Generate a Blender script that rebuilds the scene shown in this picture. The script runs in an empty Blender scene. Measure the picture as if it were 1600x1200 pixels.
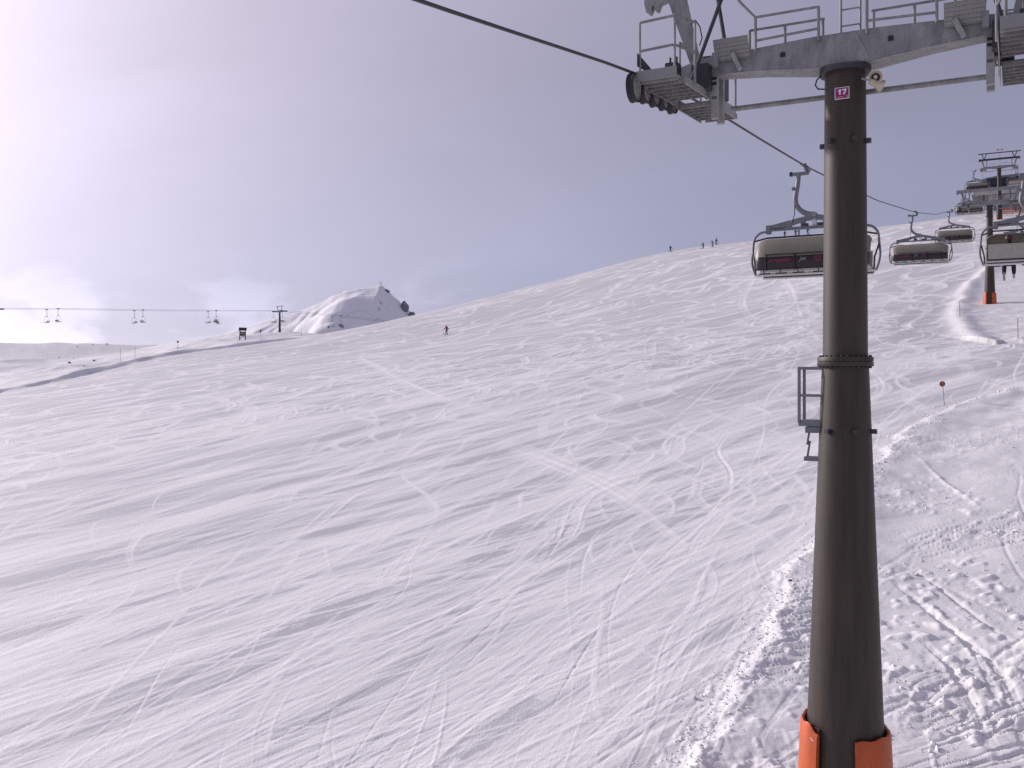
import bpy, math, random
import numpy as np
from mathutils import Vector, Matrix, Quaternion

random.seed(7)
rng = np.random.default_rng(11)
R = math.radians
scene = bpy.context.scene

# ------------------------------------------------------------------ camera, sky, sun, exposure
FPX = 1540.0                                   # focal length in pixels of the 1600 wide photograph
cam_data = bpy.data.cameras.new('camera')
cam_data.sensor_width = 36.0
cam_data.lens = 36.0 * FPX / 1600.0
cam_data.clip_start = 0.1
cam_data.clip_end = 20000.0
cam = bpy.data.objects.new('camera', cam_data)
scene.collection.objects.link(cam)
cam.location = (0, 0, 0)
cam.rotation_euler = (R(90), 0, 0)
scene.camera = cam

SUN_AZ, SUN_EL = R(-54.0), R(21.0)             # azimuth from +Y towards +X
SUN_DIR = Vector((math.sin(SUN_AZ) * math.cos(SUN_EL), math.cos(SUN_AZ) * math.cos(SUN_EL), math.sin(SUN_EL)))

world = bpy.data.worlds.new('World')
scene.world = world
world.use_nodes = True
wt = world.node_tree
wt.nodes.clear()


def wn(kind, **kw):
    n = wt.nodes.new(kind)
    for k, v in kw.items():
        setattr(n, k, v)
    return n


def wl(a, b):
    wt.links.new(a, b)


def wmath(op, a, b=None, c=None, clamp=False):
    n = wn('ShaderNodeMath', operation=op, use_clamp=clamp)
    for i, v in enumerate((a, b, c)):
        if v is None:
            continue
        if isinstance(v, (int, float)):
            n.inputs[i].default_value = v
        else:
            wl(v, n.inputs[i])
    return n.outputs[0]


sky = wn('ShaderNodeTexSky', sky_type='NISHITA')
sky.sun_disc = False
sky.sun_elevation = SUN_EL
sky.sun_rotation = SUN_AZ
sky.altitude = 2000
sky.air_density = 1.0
sky.dust_density = 1.5
tc = wn('ShaderNodeTexCoord')
nrm = wn('ShaderNodeVectorMath', operation='NORMALIZE')
wl(tc.outputs['Generated'], nrm.inputs[0])
dot = wn('ShaderNodeVectorMath', operation='DOT_PRODUCT')
wl(nrm.outputs[0], dot.inputs[0])
dot.inputs[1].default_value = SUN_DIR
ang = wmath('ARCCOSINE', wmath('MINIMUM', dot.outputs['Value'], 0.9999))
# the sun shining through a thin cloud veil: the aureole falls off with the angle to the sun
glow = wmath('MULTIPLY', wmath('POWER', 2.718, wmath('MULTIPLY', ang, -1.0 / R(15.5))), 3.5)
sep = wn('ShaderNodeSeparateXYZ')
wl(nrm.outputs[0], sep.inputs[0])
zc = wmath('MAXIMUM', sep.outputs['Z'], 0.0)
# high veil seen on a flat layer far above
inv = wmath('DIVIDE', 1.0, wmath('ADD', zc, 0.38))
flat = wn('ShaderNodeVectorMath', operation='SCALE')
wl(nrm.outputs[0], flat.inputs[0])
wl(inv, flat.inputs['Scale'])
mp = wn('ShaderNodeMapping')
mp.inputs['Rotation'].default_value = (0, 0, R(24))
mp.inputs['Scale'].default_value = (1.1, 1.7, 1.0)
wl(flat.outputs[0], mp.inputs['Vector'])
n1 = wn('ShaderNodeTexNoise')
n1.inputs['Scale'].default_value = 1.3
n1.inputs['Detail'].default_value = 7
n1.inputs['Roughness'].default_value = 0.52
n1.inputs['Distortion'].default_value = 0.6
wl(mp.outputs[0], n1.inputs['Vector'])
# low cumulus puffs along the horizon
mp2 = wn('ShaderNodeMapping')
mp2.inputs['Scale'].default_value = (6.0, 6.0, 13.0)
mp2.inputs['Location'].default_value = (0.35, 1.1, 0.2)
wl(nrm.outputs[0], mp2.inputs['Vector'])
n2 = wn('ShaderNodeTexNoise')
n2.inputs['Scale'].default_value = 1.5
n2.inputs['Detail'].default_value = 9
n2.inputs['Roughness'].default_value = 0.55
wl(mp2.outputs[0], n2.inputs['Vector'])
low = wn('ShaderNodeMapRange')
low.inputs['From Min'].default_value = 0.02
low.inputs['From Max'].default_value = 0.13
low.inputs['To Min'].default_value = 1.0
low.inputs['To Max'].default_value = 0.0
wl(zc, low.inputs['Value'])
puff = wn('ShaderNodeMapRange')
puff.interpolation_type = 'SMOOTHSTEP'
puff.inputs['From Min'].default_value = 0.44
puff.inputs['From Max'].default_value = 0.60
wl(n2.outputs['Fac'], puff.inputs['Value'])
puffs = wmath('MULTIPLY', puff.outputs[0], low.outputs[0])
streak = wn('ShaderNodeMapRange')
streak.inputs['From Min'].default_value = 0.3
streak.inputs['From Max'].default_value = 0.7
streak.inputs['To Min'].default_value = 0.945
streak.inputs['To Max'].default_value = 1.06
wl(n1.outputs['Fac'], streak.inputs['Value'])
base = wn('ShaderNodeMix', data_type='RGBA')
base.inputs['A'].default_value = (0.218, 0.213, 0.300, 1)
base.inputs['B'].default_value = (0.285, 0.292, 0.430, 1)
hz = wn('ShaderNodeMapRange')
hz.inputs['From Min'].default_value = 0.0
hz.inputs['From Max'].default_value = 0.30
hz.inputs['To Min'].default_value = 1.0
hz.inputs['To Max'].default_value = 0.0
wl(zc, hz.inputs['Value'])
wl(hz.outputs[0], base.inputs['Factor'])
gcol = wn('ShaderNodeMix', data_type='RGBA', blend_type='ADD')
gcol.inputs['Factor'].default_value = 1.0
gs = wn('ShaderNodeVectorMath', operation='SCALE')
gs.inputs[0].default_value = (1.0, 0.865, 0.955)
wl(glow, gs.inputs['Scale'])
wl(base.outputs['Result'], gcol.inputs['A'])
wl(gs.outputs[0], gcol.inputs['B'])
vs = wn('ShaderNodeVectorMath', operation='SCALE')
wl(gcol.outputs['Result'], vs.inputs[0])
wl(streak.outputs[0], vs.inputs['Scale'])
pc = wn('ShaderNodeVectorMath', operation='SCALE')
wl(vs.outputs[0], pc.inputs[0])
wl(wmath('ADD', wmath('MULTIPLY', puffs, 0.42), wmath('SUBTRACT', 1.0, wmath('MULTIPLY', low.outputs[0], 0.10))), pc.inputs['Scale'])
veil = wn('ShaderNodeVectorMath', operation='SCALE')
veil.inputs['Scale'].default_value = 10.0
wl(pc.outputs[0], veil.inputs[0])
wm = wn('ShaderNodeMix', data_type='RGBA')
wm.inputs['Factor'].default_value = 0.9
wl(sky.outputs['Color'], wm.inputs['A'])
wl(veil.outputs[0], wm.inputs['B'])
bg = wn('ShaderNodeBackground')
bg.inputs['Strength'].default_value = 0.1
wl(wm.outputs['Result'], bg.inputs['Color'])
wo = wn('ShaderNodeOutputWorld')
wl(bg.outputs[0], wo.inputs['Surface'])

sun_data = bpy.data.lights.new('sun', 'SUN')
sun_data.energy = 2.35
sun_data.angle = R(2.5)
sun_data.color = (1.0, 0.935, 0.895)
sun = bpy.data.objects.new('sun', sun_data)
scene.collection.objects.link(sun)
sun.rotation_euler = (-SUN_DIR).to_track_quat('-Z', 'Y').to_euler()
sun.location = (-40, 30, 60)

vsn = scene.view_settings
vsn.view_transform = 'Standard'
vsn.look = 'None'
vsn.exposure = 0.27
vsn.gamma = 1.0
vsn.use_curve_mapping = False
scene.cycles.max_bounces = 4
scene.cycles.diffuse_bounces = 2
scene.cycles.glossy_bounces = 2
scene.cycles.transmission_bounces = 3
scene.cycles.use_denoising = False
scene.cycles.use_adaptive_sampling = False

# ------------------------------------------------------------------ materials


def new_mat(name):
    m = bpy.data.materials.new(name)
    m.use_nodes = True
    nt = m.node_tree
    return m, nt, nt.nodes['Principled BSDF']


def paint(name, col, rough=0.5, metal=0.0, var=0.12, scale=6.0, bump=0.0, dirt=None, spec=0.5, stretch=None):
    """a painted or metal surface with uneven tone"""
    m, nt, b = new_mat(name)
    L, N = nt.links, nt.nodes
    t = N.new('ShaderNodeTexCoord')
    n = N.new('ShaderNodeTexNoise')
    n.inputs['Scale'].default_value = scale
    n.inputs['Detail'].default_value = 6
    n.inputs['Roughness'].default_value = 0.6
    if stretch:                                        # rain streaks run down the surface
        mpp = N.new('ShaderNodeMapping')
        mpp.inputs['Scale'].default_value = stretch
        L.new(t.outputs['Object'], mpp.inputs['Vector'])
        L.new(mpp.outputs[0], n.inputs['Vector'])
    else:
        L.new(t.outputs['Object'], n.inputs['Vector'])
    cr = N.new('ShaderNodeValToRGB')
    cr.color_ramp.elements[0].position = 0.3
    cr.color_ramp.elements[1].position = 0.7
    lo = dirt or [c * (1 - var) for c in col]
    cr.color_ramp.elements[0].color = (*lo, 1)
    cr.color_ramp.elements[1].color = (*[min(1, c * (1 + var)) for c in col], 1)
    L.new(n.outputs['Fac'], cr.inputs['Fac'])
    L.new(cr.outputs['Color'], b.inputs['Base Color'])
    b.inputs['Metallic'].default_value = metal
    b.inputs['Specular IOR Level'].default_value = spec
    rr = N.new('ShaderNodeMapRange')
    rr.inputs['To Min'].default_value = max(0.05, rough - 0.08)
    rr.inputs['To Max'].default_value = min(1, rough + 0.1)
    L.new(n.outputs['Fac'], rr.inputs['Value'])
    L.new(rr.outputs[0], b.inputs['Roughness'])
    if bump:
        bp = N.new('ShaderNodeBump')
        bp.inputs['Strength'].default_value = 0.4
        bp.inputs['Distance'].default_value = bump
        L.new(n.outputs['Fac'], bp.inputs['Height'])
        L.new(bp.outputs[0], b.inputs['Normal'])
    return m


M = {}
M['pole'] = paint('pole_paint', (0.040, 0.029, 0.0185), 0.55, 0, 0.42, 3.2, stretch=(2.2, 2.2, 0.22))
M['galv'] = paint('galvanised_steel', (0.26, 0.26, 0.255), 0.5, 0.25, 0.30, 4.0, stretch=(1.6, 1.6, 0.6))
M['galv_light'] = paint('galvanised_light', (0.33, 0.33, 0.31), 0.5, 0.2, 0.18, 7.0)
M['steel_dark'] = paint('dark_steel', (0.05, 0.048, 0.055), 0.5, 0.2, 0.2, 6.0)
M['rubber'] = paint('rubber', (0.02, 0.02, 0.022), 0.7, 0, 0.2, 8.0)
M['rope'] = paint('wire_rope', (0.055, 0.048, 0.050), 0.5, 0.3, 0.3, 30.0)
M['pad'] = paint('orange_pad', (0.55, 0.098, 0.017), 0.5, 0, 0.16, 2.6, bump=0.03, stretch=(1.0, 1.0, 0.6))
M['pad_edge'] = paint('pad_torn_foam', (0.07, 0.02, 0.012), 0.9, 0, 0.3, 12.0)
M['cream'] = paint('cream_plastic', (0.55, 0.49, 0.36), 0.5, 0, 0.1, 5.0)
M['hanger'] = paint('hanger_grey', (0.19, 0.20, 0.215), 0.5, 0.15, 0.14, 6.0)
M['bubble'] = paint('bubble_beige', (0.205, 0.188, 0.145), 0.45, 0, 0.06, 2.0)
M['tint'] = paint('bubble_tinted', (0.022, 0.011, 0.015), 0.25, 0, 0.1, 2.0)
M['black'] = paint('black_frame', (0.014, 0.012, 0.016), 0.5, 0, 0.2, 6.0)
M['seat'] = paint('seat_grey', (0.62, 0.61, 0.60), 0.55, 0, 0.1, 5.0)
M['backrest'] = paint('backrest_shell', (0.36, 0.345, 0.30), 0.5, 0, 0.1, 4.0)
M['magenta'] = paint('sign_magenta', (0.26, 0.015, 0.13), 0.4, 0, 0.05, 4.0)
M['white'] = paint('white_print', (0.8, 0.76, 0.78), 0.5, 0, 0.03, 4.0)
M['redprint'] = paint('red_print', (0.24, 0.028, 0.06), 0.5, 0, 0.05, 4.0)
M['pinkprint'] = paint('pink_print', (0.17, 0.035, 0.06), 0.5, 0, 0.05, 4.0)
M['greyprint'] = paint('grey_print', (0.20, 0.22, 0.20), 0.5, 0, 0.05, 4.0)
M['greenprint'] = paint('green_print', (0.16, 0.45, 0.36), 0.5, 0, 0.05, 4.0)
M['red'] = paint('red_paint', (0.52, 0.03, 0.02), 0.5, 0, 0.15, 8.0)
M['wood_pole'] = paint('bamboo', (0.40, 0.29, 0.15), 0.7, 0, 0.2, 12.0)
M['dark_wood'] = paint('dark_weathered_wood', (0.05, 0.042, 0.045), 0.85, 0, 0.3, 8.0)
M['crag'] = paint('snowy_crag', (0.20, 0.20, 0.23), 0.9, 0, 0.7, 0.35, bump=0.05)
M['rock'] = paint('rock', (0.10, 0.095, 0.11), 0.9, 0, 0.5, 0.7, bump=0.05)
M['glass_dark'] = paint('dark_glass', (0.020, 0.021, 0.045), 0.12, 0, 0.1, 1.0)
M['clad'] = paint('station_cladding', (0.42, 0.42, 0.40), 0.5, 0, 0.08, 1.5)
M['clad_dark'] = paint('station_grey', (0.17, 0.17, 0.18), 0.6, 0, 0.15, 1.5)
M['orange_net'] = paint('orange_net', (0.50, 0.10, 0.04), 0.7, 0, 0.15, 4.0)
M['helmet_dark'] = paint('maroon_helmet', (0.07, 0.018, 0.02), 0.4, 0, 0.2, 6.0)
M['ski'] = paint('ski', (0.05, 0.04, 0.05), 0.35, 0, 0.2, 8.0)
M['snow_seat'] = paint('snow_on_seat', (0.80, 0.80, 0.82), 0.7, 0, 0.04, 5.0)


def perforated(name, col):
    m, nt, b = new_mat(name)
    L, N = nt.links, nt.nodes
    t = N.new('ShaderNodeTexCoord')
    v = N.new('ShaderNodeTexVoronoi')
    v.inputs['Scale'].default_value = 34.0
    v.inputs['Randomness'].default_value = 0.0
    L.new(t.outputs['Object'], v.inputs['Vector'])
    n = N.new('ShaderNodeTexNoise')
    n.inputs['Scale'].default_value = 5
    L.new(t.outputs['Object'], n.inputs['Vector'])
    r = N.new('ShaderNodeMapRange')
    r.inputs['From Min'].default_value = 0.26
    r.inputs['From Max'].default_value = 0.34
    L.new(v.outputs['Distance'], r.inputs['Value'])
    mx = N.new('ShaderNodeMix')
    mx.data_type = 'RGBA'
    mx.inputs['A'].default_value = (*[c * 0.3 for c in col], 1)
    mx.inputs['B'].default_value = (*col, 1)
    L.new(r.outputs[0], mx.inputs['Factor'])
    L.new(mx.outputs['Result'], b.inputs['Base Color'])
    b.inputs['Metallic'].default_value = 0.2
    b.inputs['Roughness'].default_value = 0.5
    return m


M['perf'] = perforated('perforated_sheet', (0.27, 0.27, 0.26))


def clothes(name, jacket, pants, skin=(0.45, 0.27, 0.2), boots=(0.03, 0.03, 0.035)):
    """clothing colours laid over one body by its own height (metres above the soles)"""
    m, nt, b = new_mat(name)
    L, N = nt.links, nt.nodes
    t = N.new('ShaderNodeTexCoord')
    s = N.new('ShaderNodeSeparateXYZ')
    L.new(t.outputs['Object'], s.inputs[0])
    mr = N.new('ShaderNodeMath')
    mr.operation = 'DIVIDE'
    mr.inputs[1].default_value = 2.0
    L.new(s.outputs['Z'], mr.inputs[0])
    cr = N.new('ShaderNodeValToRGB')
    cr.color_ramp.interpolation = 'CONSTANT'
    e = cr.color_ramp.elements
    e[0].position = 0.0
    e[0].color = (*boots, 1)
    e[1].position = 0.16
    e[1].color = (*pants, 1)
    for p, c in ((0.42, jacket), (0.745, skin)):
        q = e.new(p)
        q.color = (*c, 1)
    L.new(mr.outputs[0], cr.inputs['Fac'])
    L.new(cr.outputs['Color'], b.inputs['Base Color'])
    b.inputs['Roughness'].default_value = 0.8
    return m


M['cl_red'] = clothes('clothes_red', (0.16, 0.016, 0.026), (0.012, 0.010, 0.016))
M['cl_dark'] = clothes('clothes_dark', (0.022, 0.020, 0.034), (0.016, 0.014, 0.020))
M['cl_grey'] = clothes('clothes_grey', (0.07, 0.06, 0.07), (0.03, 0.025, 0.035))
M['cl_blue'] = clothes('clothes_blue', (0.03, 0.035, 0.08), (0.02, 0.02, 0.03))


def snow_material():
    m, nt, b = new_mat('snow')
    L, N = nt.links, nt.nodes
    at = N.new('ShaderNodeAttribute')
    at.attribute_name = 'scrape'
    g = N.new('ShaderNodeNewGeometry')
    mpn = N.new('ShaderNodeMapping')
    mpn.inputs['Rotation'].default_value = (0, 0, R(-44))
    mpn.inputs['Scale'].default_value = (1.0, 5.0, 1.0)
    L.new(g.outputs['Position'], mpn.inputs['Vector'])
    n = N.new('ShaderNodeTexNoise')
    n.inputs['Scale'].default_value = 2.4
    n.inputs['Detail'].default_value = 6
    n.inputs['Roughness'].default_value = 0.65
    L.new(mpn.outputs[0], n.inputs['Vector'])
    add = N.new('ShaderNodeMath')
    add.operation = 'MULTIPLY_ADD'
    add.inputs[1].default_value = 0.20
    L.new(n.outputs['Fac'], add.inputs[0])
    sub = N.new('ShaderNodeMath')
    sub.operation = 'SUBTRACT'
    L.new(at.outputs['Fac'], sub.inputs[0])
    sub.inputs[1].default_value = 0.10
    L.new(sub.outputs[0], add.inputs[2])
    cr = N.new('ShaderNodeValToRGB')
    cr.color_ramp.elements[0].position = 0.0
    cr.color_ramp.elements[0].color = (0.530, 0.518, 0.542, 1)      # smooth groomed snow
    cr.color_ramp.elements[1].position = 1.0
    cr.color_ramp.elements[1].color = (0.91, 0.893, 0.885, 1)      # scraped loose snow
    L.new(add.outputs[0], cr.inputs['Fac'])
    L.new(cr.outputs['Color'], b.inputs['Base Color'])
    b.inputs['Roughness'].default_value = 0.62
    b.inputs['Specular IOR Level'].default_value = 0.22
    n2 = N.new('ShaderNodeTexNoise')
    n2.inputs['Scale'].default_value = 9.0
    n2.inputs['Detail'].default_value = 5
    n2.inputs['Roughness'].default_value = 0.7
    L.new(g.outputs['Position'], n2.inputs['Vector'])
    b1 = N.new('ShaderNodeBump')
    b1.inputs['Strength'].default_value = 0.38
    b1.inputs['Distance'].default_value = 0.025
    L.new(n2.outputs['Fac'], b1.inputs['Height'])
    b2 = N.new('ShaderNodeBump')
    b2.inputs['Strength'].default_value = 0.18
    b2.inputs['Distance'].default_value = 0.07
    L.new(n.outputs['Fac'], b2.inputs['Height'])
    L.new(b1.outputs[0], b2.inputs['Normal'])
    L.new(b2.outputs[0], b.inputs['Normal'])
    return m


M['snow'] = snow_material()

# ------------------------------------------------------------------ mesh helpers


class MB:
    def __init__(self):
        self.v, self.f = [], []

    def add(self, vs, fs):
        o = len(self.v)
        self.v += [tuple(p) for p in vs]
        self.f += [tuple(i + o for i in q) for q in fs]
        return self

    def box(self, c, s, rot=None):
        c = Vector(c)
        vs = []
        for dx in (-.5, .5):
            for dy in (-.5, .5):
                for dz in (-.5, .5):
                    p = Vector((dx * s[0], dy * s[1], dz * s[2]))
                    if rot:
                        p = rot @ p
                    vs.append(c + p)
        return self.add(vs, [(0, 1, 3, 2), (4, 6, 7, 5), (0, 4, 5, 1), (2, 3, 7, 6), (0, 2, 6, 4), (1, 5, 7, 3)])

    def bar(self, p, q, w, h, up=(0, 0, 1)):
        p, q = Vector(p), Vector(q)
        d = (q - p).normalized()
        up = Vector(up)
        s = d.cross(up)
        if s.length < 1e-5:
            s = d.cross(Vector((1, 0, 0)))
        s.normalize()
        u = s.cross(d)
        vs = []
        for b in (p, q):
            for a, e in ((-1, -1), (1, -1), (1, 1), (-1, 1)):
                vs.append(b + s * (a * w / 2) + u * (e * h / 2))
        return self.add(vs, [(0, 3, 2, 1), (4, 5, 6, 7), (0, 1, 5, 4), (1, 2, 6, 5), (2, 3, 7, 6), (3, 0, 4, 7)])

    def tube(self, pts, r, n=8, cap=True):
        pts = [Vector(p) for p in pts]
        m = len(pts)
        rs = r if isinstance(r, (list, tuple)) else [r] * m
        rings = []
        prev = None
        for i, p in enumerate(pts):
            d = (pts[min(i + 1, m - 1)] - pts[max(i - 1, 0)]).normalized()
            if prev is None:
                s = d.cross(Vector((0, 0, 1)))
                if s.length < 1e-4:
                    s = Vector((1, 0, 0))
            else:
                s = prev - d * prev.dot(d)
            s.normalize()
            prev = s
            u = d.cross(s)
            rings.append([p + (s * math.cos(2 * math.pi * k / n) + u * math.sin(2 * math.pi * k / n)) * rs[i] for k in range(n)])
        vs = [p for ring in rings for p in ring]
        fs = []
        for i in range(m - 1):
            for k in range(n):
                a, b = i * n + k, i * n + (k + 1) % n
                fs.append((a, b, b + n, a + n))
        if cap:
            fs.append(tuple(range(n - 1, -1, -1)))
            fs.append(tuple((m - 1) * n + k for k in range(n)))
        return self.add(vs, fs)

    def lathe(self, prof, n=32, c=(0, 0, 0), axis='z', a0=0.0, a1=2 * math.pi, closed=False):
        """prof: (radius, height) list turned about an axis"""
        full = abs(a1 - a0 - 2 * math.pi) < 1e-6
        m = len(prof)
        cols = n if full else n + 1
        vs = []
        for k in range(cols):
            a = a0 + (a1 - a0) * k / n
            for (r, h) in prof:
                x, y = r * math.cos(a), r * math.sin(a)
                p = {'z': (x, y, h), 'x': (h, x, y), 'y': (x, h, y)}[axis]
                vs.append((p[0] + c[0], p[1] + c[1], p[2] + c[2]))
        fs = []
        mm = m if closed else m - 1
        for k in range(n):
            k2 = (k + 1) % cols
            for j in range(mm):
                j2 = (j + 1) % m
                q = (k * m + j, k2 * m + j, k2 * m + j2, k * m + j2)
                fs.append(q)
        if closed and not full:
            fs.append(tuple(range(m)))
            fs.append(tuple((cols - 1) * m + j for j in range(m - 1, -1, -1)))
        return self.add(vs, fs)

    def prism(self, poly, t, o=(0, 0, 0), ex=(1, 0, 0), ey=(0, 0, 1)):
        """a flat outline (in the plane ex, ey) given the thickness t"""
        ex, ey, o = Vector(ex).normalized(), Vector(ey).normalized(), Vector(o)
        nz = ex.cross(ey)
        n = len(poly)
        vs = [o + ex * a + ey * b - nz * (t / 2) for a, b in poly] + [o + ex * a + ey * b + nz * (t / 2) for a, b in poly]
        fs = [tuple(range(n - 1, -1, -1)), tuple(range(n, 2 * n))]
        for i in range(n):
            j = (i + 1) % n
            fs.append((i, j, j + n, i + n))
        return self.add(vs, fs)

    def loft(self, rings, cap=True):
        n = len(rings[0])
        vs = [p for r in rings for p in r]
        fs = []
        for i in range(len(rings) - 1):
            for k in range(n):
                a, b = i * n + k, i * n + (k + 1) % n
                fs.append((a, b, b + n, a + n))
        if cap:
            fs.append(tuple(range(n - 1, -1, -1)))
            fs.append(tuple((len(rings) - 1) * n + k for k in range(n)))
        return self.add(vs, fs)

    def mesh(self, name, mat, smooth=False, bevel=0):
        me = bpy.data.meshes.new(name)
        me.from_pydata(self.v, [], self.f)
        me.update()
        if mat is not None:
            me.materials.append(M[mat] if isinstance(mat, str) else mat)
        import bmesh
        bm = bmesh.new()
        bm.from_mesh(me)
        bmesh.ops.recalc_face_normals(bm, faces=bm.faces)
        if bevel:
            bmesh.ops.bevel(bm, geom=[e for e in bm.edges if e.is_manifold and e.calc_face_angle(0) > 0.6], offset=bevel, segments=2, affect='EDGES')
        bm.to_mesh(me)
        bm.free()
        if smooth:
            me.shade_smooth()
            try:
                me.set_sharp_from_angle(angle=R(40))
            except Exception:
                pass
        return me

    def build(self, name, mat, parent=None, smooth=False, bevel=0):
        o = bpy.data.objects.new(name, self.mesh(name, mat, smooth, bevel))
        scene.collection.objects.link(o)
        if parent is not None:
            o.parent = parent
        return o


def tag(o, label=None, cat=None, group=None, kind=None):
    if label:
        o['label'] = label
    if cat:
        o['category'] = cat
    if group:
        o['group'] = group
    if kind:
        o['kind'] = kind
    return o


def thing(name, label, cat, loc=(0, 0, 0), rz=0.0, group=None):
    o = bpy.data.objects.new(name, None)
    o.empty_display_size = 0.3
    scene.collection.objects.link(o)
    o.location = loc
    o.rotation_euler = (0, 0, rz)
    return tag(o, label, cat, group)


def copy_tree(o, parent=None):
    c = o.copy()
    scene.collection.objects.link(c)
    if parent is not None:
        c.parent = parent
    for ch in list(o.children):
        copy_tree(ch, c)
    return c


def text_mesh(name, s, size, mat, parent, mtx, bold=0.0, extrude=0.002, shear=0.0, align='CENTER', spacing=1.0):
    cu = bpy.data.curves.new(name, 'FONT')
    cu.body = s
    cu.size = size
    cu.extrude = extrude
    cu.offset = bold
    cu.shear = shear
    cu.align_x = align
    cu.align_y = 'CENTER'
    cu.space_character = spacing
    cu.resolution_u = 3
    tmp = bpy.data.objects.new(name + '_tmp', cu)
    scene.collection.objects.link(tmp)
    bpy.context.view_layer.update()
    dg = bpy.context.evaluated_depsgraph_get()
    me = bpy.data.meshes.new_from_object(tmp.evaluated_get(dg))
    bpy.data.objects.remove(tmp)
    me.materials.clear()
    me.materials.append(M[mat])
    me.name = name
    me.transform(mtx)
    o = bpy.data.objects.new(name, me)
    scene.collection.objects.link(o)
    if parent is not None:
        o.parent = parent
    return o


# ------------------------------------------------------------------ terrain


def Wp(px, py, Y):
    """a point at depth Y (metres) on the sight line of a measured picture point"""
    return ((px - 800) / FPX * Y, Y, (600 - py) / FPX * Y)


ctrl = [(5.4, 16, -7.9), (0, 0, -10.3), (-12, 23, -9.0), (53.5, 110.4, 9.0), (92, 188, 32.2), (-13, 188, 10.0),
        (20, 60, -.9), (-30, 80, -4.8), (-40, 140, 1.0), (10, 130, 6.5), (35, 170, 15.5), (75, 150, 20.5), (110, 110, 14.),
        (60, 40, 1.8), (30, 15, -5.), (-60, 40, -13.5), (-120, 60, -18), (-150, 150, -11), (0, -60, -17), (60, -60, -10),
        (-80, -60, -26), (150, 180, 33), (150, 60, 13), (200, 0, 14)]
ctrl += [Wp(1400, 352.5, 225), Wp(1500, 338, 212), Wp(1300, 363, 240)]
BANK = [(-250, 665, 140), (-120, 640, 152), (0, 615, 168), (60, 603, 180), (130, 588, 195), (200, 570, 212), (260, 557, 228),
        (330, 547, 248), (400, 538, 268), (470, 530.5, 282), (540, 523.5, 290)]
ctrl += [Wp(*b) for b in BANK]
ctrl += [Wp(-300, 545, 420), Wp(0, 535, 390), Wp(100, 535, 390), Wp(170, 540, 385), Wp(250, 543, 380), Wp(340, 545, 350),
         Wp(60, 577, 260), Wp(140, 563, 280)]
ctrl += [Wp(437, 523, 318), Wp(379, 531, 290), Wp(380, 538, 360), Wp(437, 534, 370), Wp(500, 534, 370)]
for (px, py, d) in [(1680, 316, 235), (1590, 330, 240), (1500, 343, 250), (1430, 351, 258), (1300, 363, 265), (1175, 377, 270),
                    (1045, 393, 270), (900, 430, 265), (800, 455, 260), (700, 480, 258), (640, 494, 262), (600, 506, 268), (560, 516, 275)]:
    ctrl += [Wp(px, py, d), Wp(px, py + 12, d + 45), Wp(px, py + 60, d + 160)]
ctrl += [Wp(-300, 575, 560), Wp(0, 575, 560), Wp(200, 590, 560), Wp(400, 600, 560), Wp(520, 590, 460)]
ctrl = np.array(ctrl)
TS = 100.0
TP = ctrl[:, :2] / TS
nc = len(TP)
dd = np.linalg.norm(TP[:, None] - TP[None], axis=2)
A = np.zeros((nc + 3, nc + 3))
A[:nc, :nc] = np.where(dd > 0, dd * dd * np.log(dd + 1e-9), 0) + 0.002 * np.eye(nc)
A[:nc, nc] = 1
A[:nc, nc + 1:] = TP
A[nc, :nc] = 1
A[nc + 1:, :nc] = TP.T
bb = np.zeros(nc + 3)
bb[:nc] = ctrl[:, 2]
TW = np.linalg.solve(A, bb)


def sstep(a, b, x):
    t = np.clip((x - a) / (b - a), 0, 1)
    return t * t * (3 - 2 * t)


def macro(x, y):
    x = np.asarray(x, float)
    y = np.asarray(y, float)
    xs, ys = x / TS, y / TS
    z = TW[nc] + TW[nc + 1] * xs + TW[nc + 2] * ys
    for i in range(nc):
        d2 = (xs - TP[i, 0]) ** 2 + (ys - TP[i, 1]) ** 2
        z = z + TW[i] * .5 * d2 * np.log(d2 + 1e-12)
    r = np.hypot(x, y)
    w = sstep(400, 760, r)
    z = np.clip(z, -60, 60)
    return z * (1 - w) + w * (-40.0)


def hash2(ix, iy, seed):
    h = (ix.astype(np.int64) * 374761393 + iy.astype(np.int64) * 668265263 + seed * 974711) & 0xffffffff
    h = ((h ^ (h >> 13)) * 1274126177) & 0xffffffff
    h = h ^ (h >> 16)
    return (h & 0xffff).astype(np.float32) / 65535.0


def vnoise(x, y, seed=0):
    ix, iy = np.floor(x), np.floor(y)
    fx, fy = (x - ix).astype(np.float32), (y - iy).astype(np.float32)
    fx = fx * fx * fx * (fx * (fx * 6 - 15) + 10)
    fy = fy * fy * fy * (fy * (fy * 6 - 15) + 10)
    ix, iy = ix.astype(np.int64), iy.astype(np.int64)
    a, b = hash2(ix, iy, seed), hash2(ix + 1, iy, seed)
    c, d = hash2(ix, iy + 1, seed), hash2(ix + 1, iy + 1, seed)
    return (a + (b - a) * fx) * (1 - fy) + (c + (d - c) * fx) * fy


def fbm(x, y, octv=4, seed=0, gain=0.5):
    s, a, t = 0, 1.0, 0
    for o in range(octv):
        s = s + a * vnoise(x * 2 ** o + 17.3 * o, y * 2 ** o - 9.1 * o, seed + o)
        t += a
        a *= gain
    return s / t


def pix_ground(px, py, y0=12.0, y1=330.0):
    """where the sight line of a measured picture point meets the ground"""
    Y = np.concatenate([np.arange(y0, 80, 0.1), np.arange(80, y1, 0.4)])
    X = (px - 800) / FPX * Y
    zr = (600 - py) / FPX * Y
    g = macro(X, Y)
    k = np.where(g >= zr)[0]
    k = k[0] if len(k) else len(Y) - 1
    return float(X[k]), float(Y[k])


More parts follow.
